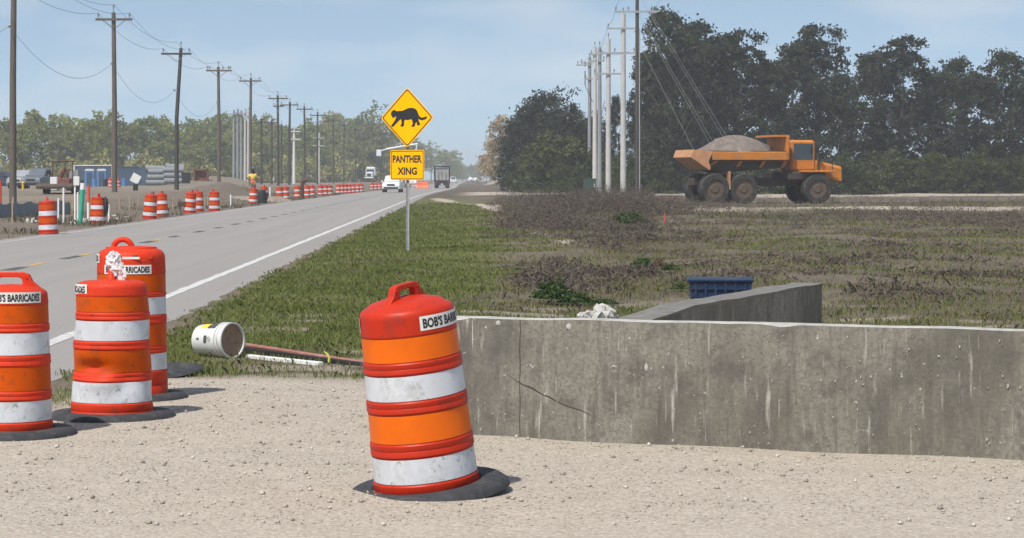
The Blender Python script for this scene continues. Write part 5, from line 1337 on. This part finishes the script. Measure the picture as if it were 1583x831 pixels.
# drilling machine, deck trailer
a = gz(94, 150)
tr_ = thing('flat_trailer', 'low brown deck trailer behind the first white posts', 'trailer', (a.x, 150, a.z))
MB().box((0, 0, .52), (2.3, 5.0, .20), bev=.02).build('deck', M['brown_deck'], tr_); MB().box((0, -2.45, .36), (2.2, .1, .12)).build('bumper', M['under'], tr_)
for s in (-1, 1):
    for y in (-.6, .6): wheel(tr_, (s * .9, y, .3), .30, .22)
a = gz(97, 175)
dr = thing('drilling_machine', 'rusty red drilling machine under a dark gantry in the left yard', 'machine', (a.x, 175, a.z))
b = MB()
for s in (-.75, .75): b.tube([(s, 0, 0), (s, 0, 2.15)], .05, 6)
b.tube([(-1.0, 0, 2.15), (.95, 0, 2.18)], .06, 6); b.build('gantry', M['brown_iron'], dr)
b = MB(); b.box((.0, .2, .55), (1.2, 1.6, .7), bev=.06); b.tube([(-.2, 0, .8), (.15, 0, 1.75)], .16, 8); b.tube([(.25, .1, .6), (.4, .1, 1.6)], .12, 8); b.tube([(-.45, .1, .6), (-.2, 0, 1.3)], .08, 8); b.build('engine', M['rust'], dr, smooth=False)
b = MB(); b.tube([(.1, -.2, .7), (.3, -.3, 1.5), (.42, -.2, .7)], .05, 6); b.tube([(-.1, -.3, .6), (.0, -.35, 1.35)], .05, 6); b.build('hose', M['black'], dr)
for s in (-.55, .55):
    b = MB().prism([(-1.0, .05), (-.85, 0), (.85, 0), (1.0, .05), (1.05, .25), (.85, .42), (-.85, .42), (-1.05, .25)], -.14, .14, Matrix.Rotation(R(90), 4, 'Z')); b.v = [(x + s, y, z) for x, y, z in b.v]; b.build('crawler_track', M['tyre'], dr)
a = gz(113.5, 182); b = MB().prism([(-.62, 0), (.5, 0), (.42, 1.62), (-.15, 1.50), (-.62, 1.15)], -.4, .4); o = b.build('steel_plate_box', M['concrete_dark']); o.location = a; tag(o, 'grey steel trench box with a slanted top behind the boxed post', 'trench box')
a = gz(83.5, 172); o = MB().box((0, 0, .52), (.50, .45, .95), bev=.03).build('tool_cabinet', M['offwhite']); o.location = a; tag(o, 'pale cabinet standing left of the drilling machine', 'cabinet')
p = G(35.5, 293); o = MB().tube([(0, 0, 0), (0, 0, .45), (0, 0, .5), (0, 0, .62)], [.09, .09, .13, .05], 10).build('hydrant', M['yellowpaint'], None); o.location = p; tag(o, 'small yellow post in front of the silver car', 'post')
a = gz(209.5, 165); ws = thing('tilted_sign', 'back of a pale tilted sign board on a black stand in front of the container', 'sign', a)
MB().box((0, 0, .35), (.32, .3, .5), bev=.03).build('stand', M['black'], ws)
b = MB().box((0, 0, 0), (.62, .03, .62), m=Matrix.Rotation(R(28), 4, 'Y')); b.v = [(x, y, z + .95) for x, y, z in b.v]; b.build('board', M['offwhite'], ws)
# orange tube at the very left edge
p = G(0.5, 322); o = MB().tube([(0, 0, 0), (0, 0, 1.2)], .08, 8).build('marker_post', M['redpost'], None); o.location = p + Vector((-.02, 0, 0)); tag(o, 'orange marker post cut by the left edge of the view', 'post')
# transformer box on the right
a = P(906.5, 300, 232); tb = thing('transformer_box', 'dark green utility box at the foot of the right-hand poles', 'utility box', (a.x, 226, float(zf(a.x, 226)) - .05))
MB().box((0, 0, .75), (1.15, 1.1, 1.5), bev=.03).build('cabinet', M['boxgreen'], tb); MB().box((.0, 0, 1.53), (1.22, 1.16, .08), bev=.02).build('lid', M['boxgreen'], tb)
for z in (1.0, .82): MB().box((.42, -.56, z), (.12, .02, .07)).build('sticker', M['label'], tb)
# little orange stake in the weeds right
p = G(1027, 347); o = MB().box((0, 0, .18), (.03, .03, .40)).build('stake', M['redpost']); o.location = p; tag(o, 'small orange-topped stake in the weeds right of the poles', 'stake')

# ------------------------------------------------------------------ trees
def leaf_quads(cents, size, rg, elong=1.5):
    n = len(cents); d1 = rg.normal(size=(n, 3)); d1 /= np.linalg.norm(d1, axis=1)[:, None]
    d2 = rg.normal(size=(n, 3)); d2 -= d1 * (d1 * d2).sum(1)[:, None]; d2 /= np.linalg.norm(d2, axis=1)[:, None]
    s = size * rg.uniform(.6, 1.4, n)[:, None]
    a = d1 * s * elong * .5; b = d2 * s * .5
    v = np.stack([cents - a, cents + b * .9, cents + a, cents - b * .9], 1).reshape(-1, 3)
    return v, np.arange(4 * n).reshape(n, 4)
def make_tree(name, seed, H, W_, crown0, nclump, nleaf, lsize, mleaf, mbark, shape='round', trunk_r=.18, flat=.75, cl=.22, sub=5):
    "tapered trunk with limbs; crown of leaf-size faces gathered in clumps"
    rg = np.random.default_rng(seed)
    t = thing(name, 'x', 'tree')
    cs = []
    tries = 0
    while len(cs) < nclump and tries < 9000:
        tries += 1
        u = rg.random(); z = crown0 + (H - crown0) * u
        if shape == 'round': rad = W_ / 2 * math.sqrt(max(0, 1 - (2 * (u ** .85) - 1) ** 2)) * 1.0
        elif shape == 'dome': rad = W_ / 2 * math.sqrt(max(0, 1 - u ** 2.2))
        elif shape == 'pine': rad = W_ / 2 * (.45 + .55 * math.sin(math.pi * min(1, u * 1.05)))
        elif shape == 'column': rad = W_ / 2 * (1 - .55 * u)
        rr = rad * math.sqrt(rg.random()) if shape != 'dome' else rad * rg.random() ** .33
        a = rg.random() * 2 * math.pi
        p = np.array([rr * math.cos(a), rr * math.sin(a), z])
        mind = (W_ * cl * .55) if nclump < 60 else W_ * cl * .38
        if all(np.linalg.norm((p - q) * np.array([1, 1, 1.2])) > mind for q in cs): cs.append(p)
    cents = []
    for c in cs:
        cr_ = W_ * cl * rg.uniform(.55, 1.15)
        per = int(nleaf / len(cs) * (cr_ / (W_ * cl)) ** 1.5)
        subs = c + rg.normal(size=(sub, 3)) * cr_ * .5 * np.array([1, 1, flat])
        for s_ in subs:
            cents.append(s_ + rg.normal(size=(max(3, per // sub), 3)) * cr_ * .30 * np.array([1, 1, flat * .8]))
    cents = np.concatenate(cents)
    cents[:, 2] = np.maximum(cents[:, 2], .15)
    v, f = leaf_quads(cents, lsize, rg)
    np_mesh('crown', v, f, L[mleaf], t)
    tb_ = MB(); bend = rg.normal(size=2) * .25 * min(1, H / 9) ** 2
    top = H * .86
    tp = [Vector((bend[0] * max(0, z / top) ** 1.5, bend[1] * max(0, z / top) ** 1.5, z)) for z in np.linspace(-.3, top, 7)]
    tb_.tube(tp, list(np.linspace(trunk_r, trunk_r * .22, 7)), 7)
    for c in sorted(cs, key=lambda q: -np.hypot(q[0], q[1]))[:max(8, len(cs) // 3)]:
        c = Vector(c); zb = max(crown0 * .55, c.z - (c.xy.length) * .9 - .3); zb = min(zb, top * .95)
        zb = min(zb, top * .8); k = max(0, zb / top); st_ = Vector((bend[0] * k ** 1.5, bend[1] * k ** 1.5, zb)); mid = st_.lerp(c, .5) + Vector((0, 0, -.08 * (c - st_).length))
        tb_.tube([st_, mid, c], [trunk_r * .34, trunk_r * .2, trunk_r * .07], 5)
    tb_.build('trunk', M[mbark], t, smooth=True)
    return t
def place(proto, X, Y, s, label, group=None, first=[], sz=None, rz=None, cat='tree', dz=0):
    o = proto if proto not in first else copy_tree(proto)
    first.append(proto)
    o.location = (X, Y, float(zf(X, Y)) + dz); o.scale = (s, s, sz or s); o.rotation_euler = (0, 0, random.uniform(0, 6.28) if rz is None else rz)
    o['label'] = label; o['category'] = cat
    if group: o['group'] = group
    return o
# left wood
wa = [make_tree('broadleaf_tree', 11, 12, 8.5, 2.5, 34, 3600, .44, 'wood_a', 'bark', 'round', .2), make_tree('broadleaf_tree', 12, 12, 7.5, 1.5, 34, 3600, .44, 'wood_a', 'bark_pale', 'round', .2), make_tree('broadleaf_tree', 15, 12, 6.5, 3.5, 26, 2800, .44, 'wood_a', 'bark_pale', 'pine', .18)]
wp = [make_tree('pine_tree', 13, 13, 6.5, 5.5, 22, 1500, .40, 'wood_b', 'bark', 'pine', .17), make_tree('pine_tree', 14, 13, 5.5, 6.5, 18, 1200, .40, 'wood_b', 'bark', 'pine', .15)]
wb_ = [make_tree('leafy_shrub', 16, 4, 5.5, .1, 22, 1200, .34, 'wood_c', 'bark', 'dome', .08), make_tree('leafy_shrub', 17, 4, 4.2, .1, 18, 1000, .34, 'wood_c', 'bark', 'dome', .08)]
GW = 'long wood behind the left row of poles'
wood_line = [(-118, 385), (-82, 405), (-60, 440), (-44, 500), (-27, 590), (-18.5, 640)]
def along(t):
    t = t * (len(wood_line) - 1); i = min(int(t), len(wood_line) - 2); a, b2 = wood_line[i], wood_line[i + 1]; k = t - i
    return a[0] + (b2[0] - a[0]) * k, a[1] + (b2[1] - a[1]) * k
rt = random.Random(5)
for r_, (n, back, kinds) in enumerate(((34, 26, 'mix'), (30, 12, 'mix'), (30, 0, 'front'))):
    for i in range(n):
        t = (i + rt.uniform(.15, .85)) / n; X, Y = along(t); X -= back * .35 + rt.uniform(-1, 1); Y += back + rt.uniform(-5, 5)
        # what height reaches the skyline there
        tall = (93 - 9 * float(sstep(.45, .75, t)) + 6 * math.sin(t * 23) + 4 * math.sin(t * 51 + 1)) * Y / F + 1.0
        if kinds == 'front': h = tall * rt.uniform(.55, .86)
        else: h = tall * rt.uniform(.84, 1.04)
        if rt.random() < .33: pr = rt.choice(wp); s = h / 13; lb = 'hazy pine with a high crown in the long wood behind the left row of poles'; 
        else: pr = rt.choice(wa); s = h / 12; lb = 'hazy round-crowned tree in the long wood behind the left row of poles'
        place(pr, X, Y, s * rt.uniform(.92, 1.15), lb, GW, sz=s)
for i in range(46):
    t = (i + rt.uniform(.1, .9)) / 46; X, Y = along(t); Y -= rt.uniform(3, 12); X += rt.uniform(0, 2)
    pr = rt.choice(wb_); s = rt.uniform(.7, 1.35) * Y / 430
    place(pr, X, Y, s, 'pale green shrub along the foot of the long left wood', 'shrubs along the foot of the left wood', cat='shrub')
# the big pine left of the sign, and the far trees beyond it
bigp = make_tree('pine_tree', 33, 17, 9, 6, 30, 2600, .42, 'wood_b', 'bark', 'round', .25)
for X, Y, h, lb in ((-21.0, 600, 19.2, 'tallest hazy pine, its dark crown just left of the diamond sign'), (-17.5, 655, 17.5, 'tall hazy pine rising behind the diamond sign')): place(bigp, X, Y, h / 17, lb)
for X, Y, h, lb in ((-14.5, 760, 13.5, 'far grey-green pine just right of the sign plaque'), (-10.5, 840, 14, 'broad far grey-green tree above the dark truck'), (-13.0, 820, 13, 'far hazy tree between the plaque and the dark truck')): place(bigp, X, Y, h / 17, lb, sz=h / 17)
for i, (X, Y, h) in enumerate(((-6.5, 1000, 13), (-4.0, 1080, 13.5), (-1.5, 1150, 10), (1.0, 1250, 9), (3.5, 1300, 8), (6, 1350, 9), (8.5, 1300, 9), (-2.8, 1020, 9), (11, 1280, 10))):
    place(wa[i % 3], X, Y, h / 12, 'tree fading into blue haze at the far end of the road', 'hazy trees at the far end of the road')
# right: tan trees, dark dome, undergrowth, tall dark trees
tan = [make_tree('dry_tree', 41, 7.5, 4.5, .3, 40, 3600, .20, 'tan', 'bark_pale', 'dome', .12), make_tree('dry_tree', 42, 7, 4, .3, 36, 3000, .20, 'tan', 'bark_pale', 'column', .12)]
for pr, px, Y, h, lb in ((0, 776, 352, 9.6, 'tallest tan sunlit tree beside the dark dome of trees'), (1, 765, 362, 7.6, 'middle tan sunlit tree above the sandy bank'), (0, 752, 378, 4.8, 'lowest tan sunlit tree nearest the road above the sandy bank'), (1, 786, 345, 9.0, 'tan tree half behind the left flank of the dark dome')):
    X = (px - VX) * Y / F; place(tan[pr], X, Y, h / 7.4, lb, 'tan sunlit trees', dz=-.3)
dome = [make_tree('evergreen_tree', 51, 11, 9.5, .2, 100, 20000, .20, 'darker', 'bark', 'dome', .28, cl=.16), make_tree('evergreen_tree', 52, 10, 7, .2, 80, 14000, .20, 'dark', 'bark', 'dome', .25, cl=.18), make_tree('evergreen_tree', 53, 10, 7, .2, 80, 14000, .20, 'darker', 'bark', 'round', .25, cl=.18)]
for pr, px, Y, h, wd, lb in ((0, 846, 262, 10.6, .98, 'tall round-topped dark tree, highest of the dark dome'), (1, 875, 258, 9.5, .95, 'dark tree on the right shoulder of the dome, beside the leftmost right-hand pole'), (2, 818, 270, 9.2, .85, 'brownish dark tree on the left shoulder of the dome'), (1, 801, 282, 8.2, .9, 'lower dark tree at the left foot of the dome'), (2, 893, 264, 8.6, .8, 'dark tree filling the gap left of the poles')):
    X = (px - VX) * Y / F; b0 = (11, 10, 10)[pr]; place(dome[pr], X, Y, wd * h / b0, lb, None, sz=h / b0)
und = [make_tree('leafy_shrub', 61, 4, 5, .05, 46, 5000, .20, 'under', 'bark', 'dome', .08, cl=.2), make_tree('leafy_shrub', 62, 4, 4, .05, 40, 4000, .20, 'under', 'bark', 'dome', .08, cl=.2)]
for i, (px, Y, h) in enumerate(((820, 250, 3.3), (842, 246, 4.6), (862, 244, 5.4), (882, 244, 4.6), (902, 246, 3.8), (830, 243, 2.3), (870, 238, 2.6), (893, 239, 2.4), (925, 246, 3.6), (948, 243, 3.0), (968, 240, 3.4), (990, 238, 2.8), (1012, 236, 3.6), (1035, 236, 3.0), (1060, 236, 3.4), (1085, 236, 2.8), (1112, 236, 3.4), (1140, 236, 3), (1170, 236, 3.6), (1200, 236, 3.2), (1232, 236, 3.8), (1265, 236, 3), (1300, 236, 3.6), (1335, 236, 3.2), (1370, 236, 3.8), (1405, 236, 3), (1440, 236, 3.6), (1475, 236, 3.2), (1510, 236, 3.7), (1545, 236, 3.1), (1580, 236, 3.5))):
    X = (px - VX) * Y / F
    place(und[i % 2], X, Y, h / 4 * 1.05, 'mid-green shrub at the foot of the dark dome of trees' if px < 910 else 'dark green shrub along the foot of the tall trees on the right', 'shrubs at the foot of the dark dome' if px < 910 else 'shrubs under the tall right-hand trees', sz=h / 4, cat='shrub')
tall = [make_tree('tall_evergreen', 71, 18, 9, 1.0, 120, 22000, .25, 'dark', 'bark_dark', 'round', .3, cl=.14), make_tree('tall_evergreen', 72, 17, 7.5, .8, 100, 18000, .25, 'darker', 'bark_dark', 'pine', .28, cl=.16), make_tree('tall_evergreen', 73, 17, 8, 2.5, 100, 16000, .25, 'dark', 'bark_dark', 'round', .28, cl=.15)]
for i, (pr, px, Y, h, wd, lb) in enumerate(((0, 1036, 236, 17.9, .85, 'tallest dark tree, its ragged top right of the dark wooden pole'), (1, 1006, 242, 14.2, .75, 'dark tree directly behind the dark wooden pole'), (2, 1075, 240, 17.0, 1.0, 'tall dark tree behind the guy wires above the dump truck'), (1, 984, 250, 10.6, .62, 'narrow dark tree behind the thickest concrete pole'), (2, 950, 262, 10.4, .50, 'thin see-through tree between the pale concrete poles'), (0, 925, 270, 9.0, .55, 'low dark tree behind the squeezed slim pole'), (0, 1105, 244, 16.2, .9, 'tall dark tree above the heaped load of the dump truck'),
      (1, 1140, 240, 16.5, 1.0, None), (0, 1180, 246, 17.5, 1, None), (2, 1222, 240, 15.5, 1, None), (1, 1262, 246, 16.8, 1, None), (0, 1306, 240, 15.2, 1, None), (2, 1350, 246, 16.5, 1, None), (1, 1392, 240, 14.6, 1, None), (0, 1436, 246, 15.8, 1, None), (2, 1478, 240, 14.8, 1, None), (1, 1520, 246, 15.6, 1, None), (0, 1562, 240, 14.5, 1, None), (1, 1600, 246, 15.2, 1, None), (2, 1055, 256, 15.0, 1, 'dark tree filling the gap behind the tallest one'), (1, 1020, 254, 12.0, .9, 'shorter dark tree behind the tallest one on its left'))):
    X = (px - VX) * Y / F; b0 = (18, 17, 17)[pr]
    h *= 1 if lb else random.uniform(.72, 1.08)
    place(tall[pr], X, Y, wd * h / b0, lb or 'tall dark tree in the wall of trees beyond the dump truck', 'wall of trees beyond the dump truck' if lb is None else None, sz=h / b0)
# low bushes in the verge
lowb = [make_tree('low_bush', 81, .5, .75, .02, 30, 1500, .045, 'bush', 'bark', 'dome', .012, cl=.22), make_tree('low_bush', 82, .4, 1.0, .02, 26, 1100, .05, 'bush', 'bark', 'dome', .012, cl=.22), make_tree('low_bush', 83, .5, .7, .02, 24, 900, .05, 'brownbush', 'bark', 'dome', .012, cl=.22)]
for pr, px, py, w_, h_, lb in ((0, 853, 471, 58, 38, 'dark green bush in the grass, nearest and roundest, behind the low wall'), (1, 893, 473, 62, 18, 'low spreading green plants right of the roundest bush'), (0, 995, 418, 34, 20, 'small green bush in the weeds well beyond the low wall'), (2, 1018, 416, 22, 17, 'dry rusty brown bush beside the small green one'), (1, 1036, 421, 26, 12, 'flat green bush right of the rusty one'), (0, 975, 352, 52, 24, 'bright green bush among the brown weeds below the right-hand poles'), (0, 1078, 447, 20, 16, 'dark green plant just left of the navy bin'), (1, 1050, 450, 26, 10, 'low plant left of the navy bin'), (1, 937, 473, 40, 10, 'thin trailing green weeds ahead of the wing wall')):
    p = G(px, py); kk = p.y / F; w0_ = (.75, 1.0, .7)[pr]; h0_ = (.5, .4, .5)[pr]
    place(lowb[pr], p.x, p.y, w_ * kk / w0_, lb, None, sz=h_ * kk / h0_, cat='bush')

# ------------------------------------------------------------------ grass and weeds
def blades(X, Y, h, wd, lean, rg, taper_=.15):
    n = len(X); Z = zf(X, Y); a = rg.random(n) * 2 * math.pi; bx, by = np.cos(a) * wd / 2, np.sin(a) * wd / 2
    la = rg.random(n) * 2 * math.pi; lx, ly = np.cos(la) * lean * h, np.sin(la) * lean * h
    v = np.empty((n, 5, 3))
    v[:, 0] = np.stack([X - bx, Y - by, Z - .01], 1); v[:, 1] = np.stack([X + bx, Y + by, Z - .01], 1)
    v[:, 2] = np.stack([X + bx * .8 + lx * .35, Y + by * .8 + ly * .35, Z + h * .6], 1); v[:, 3] = np.stack([X + lx, Y + ly, Z + h * (1 - .3 * lean)], 1); v[:, 4] = np.stack([X - bx * .8 + lx * .35, Y - by * .8 + ly * .35, Z + h * .6], 1)
    return v.reshape(-1, 3), np.arange(5 * n).reshape(n, 5)
def scatter(n, y0, y1, rg, power=1.0):
    "points in the ground in front, denser near by"
    u = rg.random(n); Y = y0 * (y1 / y0) ** u
    s = rg.random(n); X = -3.3 + s * (.245 * Y + 4.2)
    return X, Y
def grass_mat():
    m = leaf_mat('grass_blades', (.125, .165, .040), (.225, .240, .080), .45, .35, 0)
    return m
rg = np.random.default_rng(99)
X, Y = scatter(700000, 11, 140, rg)
g_, s_, d_, p_ = masks(X, Y)
keep = rg.random(len(X)) < np.clip(g_ * (1 - .72 * d_), 0, 1) * (.6 + .4 * sstep(.3, .7, vnoise(X, Y, 1.3, 44)))
X, Y, d_ = X[keep], Y[keep], d_[keep]
tuft = .7 + .5 * vnoise(X, Y, .9, 45) + .35 * vnoise(X, Y, .3, 46)
h = rg.uniform(.022, .060, len(X)) * tuft * (1 + .4 * sstep(30, 90, Y)); wd = np.maximum(.006, Y * .00034)
v, f = blades(X, Y, h, wd, rg.uniform(.2, 1.0, len(X)), rg)
tag(np_mesh('grass', v, f, grass_mat()), 'short uneven green grass on the verge', 'grass', kind='stuff')
# straw and dry stems through the right side
dm = leaf_mat('dry_stems', (.095, .076, .055), (.20, .165, .11), 1.2, .1, 0)
X, Y = scatter(150000, 16, 150, rg)
g_, s_, d_, p_ = masks(X, Y)
keep = rg.random(len(X)) < np.clip((g_ * (.18 + .75 * d_)) * (1 - s_ * .8), 0, 1) * sstep(.30, .55, vnoise(X, Y, 1.1, 47))
X, Y = X[keep], Y[keep]
v, f = blades(X, Y, rg.uniform(.025, .09, len(X)) * (1 + 1.2 * sstep(45, 100, Y)), np.maximum(.005, Y * .00025), rg.uniform(.1, .9, len(X)), rg)
tag(np_mesh('dry_grass', v, f, dm), 'brown dry grass and low weeds right of the verge', 'weeds', kind='stuff')
# tall brown weeds
n = 210000; Y = 30 * (190 / 30) ** rg.random(n); s = rg.random(n); X = .010 * Y + s * (.235 * Y)
dens = sstep(.36, .75, vnoise(X, Y, 4, 51) * .6 + vnoise(X, Y, 1.4, 57) * .4) * sstep(0, .12, s) * (.20 * sstep(.38, .75, vnoise(X, Y, 1.6, 59)) * sstep(.4, 1.3, X) + .9 * sstep(60, 105, Y + 34 * (vnoise(X, Y, 6, 58) - .5))) * np.where(X > .082 * Y, .35, 1) * (1 - .85 * sstep(.105, .12, X / Y) * (Y > 100)) * (1 - sstep(150, 190, Y) * .6)
keep = rg.random(n) < dens
X, Y = X[keep], Y[keep]
h = rg.uniform(.25, 1.0, len(X)) * (.35 + 1.0 * vnoise(X, Y, 3.0, 52)) * (.28 + .72 * sstep(60, 110, Y)) * np.where(X > .082 * Y, .6, 1)
v1, f1 = blades(X, Y, h, np.maximum(.006, Y * .00008), rg.uniform(.05, .45, len(X)), rg)
# side twigs
k = 130000; idx = rg.integers(0, len(X), k); zz = rg.uniform(.3, 1.0, k) * h[idx]
c_ = np.stack([X[idx] + rg.normal(0, .10, k), Y[idx] + rg.normal(0, .10, k), zf(X[idx], Y[idx]) + zz], 1)
v2, f2 = leaf_quads(c_, .024, rg, 4.5)
wm_ = leaf_mat('brown_weeds', (.080, .066, .055), (.150, .122, .098), .25, .2, 0)
tag(np_mesh('tall_weeds', v1, f1, wm_), 'tall brown weeds standing below the right-hand poles', 'weeds', kind='stuff')
tag(np_mesh('weed_heads', v2, f2, wm_), 'dry leafy tops of the tall brown weeds', 'weeds', kind='stuff')
# loose stones on the gravel pad and sandy bits
n = 34000; Y = rg.uniform(10.5, 24, n); X = rg.uniform(-3.0, 3.2, n); g_, s_, d_, p_ = masks(X, Y)
keep = (rg.random(n) < np.clip(p_ * .85 + s_ * .25, 0, 1)); X, Y = X[keep], Y[keep]; n = len(X)
r_ = rg.uniform(.002, .0065, n) * np.where(rg.random(n) < .05, 2.6, 1); Z = zf(X, Y)
base_v = np.array([(1, 0, 0), (0, 1, 0), (-1, 0, 0), (0, -1, 0), (0, 0, .8), (0, 0, -.8)], dtype=float); base_f = np.array([(0, 1, 4), (1, 2, 4), (2, 3, 4), (3, 0, 4), (1, 0, 5), (2, 1, 5), (3, 2, 5), (0, 3, 5)])
jit = 1 + rg.uniform(-.35, .35, (n, 6, 3)); ang = rg.random(n) * 6.28; ca, sa = np.cos(ang), np.sin(ang)
vv = base_v[None] * jit * r_[:, None, None]; vx = vv[..., 0] * ca[:, None] - vv[..., 1] * sa[:, None]; vy = vv[..., 0] * sa[:, None] + vv[..., 1] * ca[:, None]
vv = np.stack([vx + X[:, None], vy + Y[:, None], vv[..., 2] + Z[:, None] + r_[:, None] * .4], -1).reshape(-1, 3)
ff = (base_f[None] + (np.arange(n) * 6)[:, None, None]).reshape(-1, 3)
stm = leaf_mat('stones', (.20, .175, .145), (.52, .47, .41), 3, 0, 0)
tag(np_mesh('gravel', vv, ff, stm), 'pale loose gravel around the drums', 'gravel', kind='stuff')
# tufts along the far verge among the drums
n = 13000; Y = 55 * (240 / 55) ** rg.random(n); X = -11.75 + road_shift(Y) - rg.random(n) ** 1.6 * 4.5
keep = rg.random(n) < sstep(.55, .75, vnoise(X, Y, 2.2, 61)) ; X, Y = X[keep], Y[keep]
v, f = blades(X, Y, rg.uniform(.06, .26, len(X)), np.maximum(.015, Y * .00025), rg.uniform(.1, .8, len(X)), rg)
tag(np_mesh('verge_weeds', v, f, leaf_mat('verge_weed', (.075, .070, .040), (.16, .14, .09), .8, .1, 0)), 'scruffy weeds along the far road edge', 'weeds', kind='stuff')
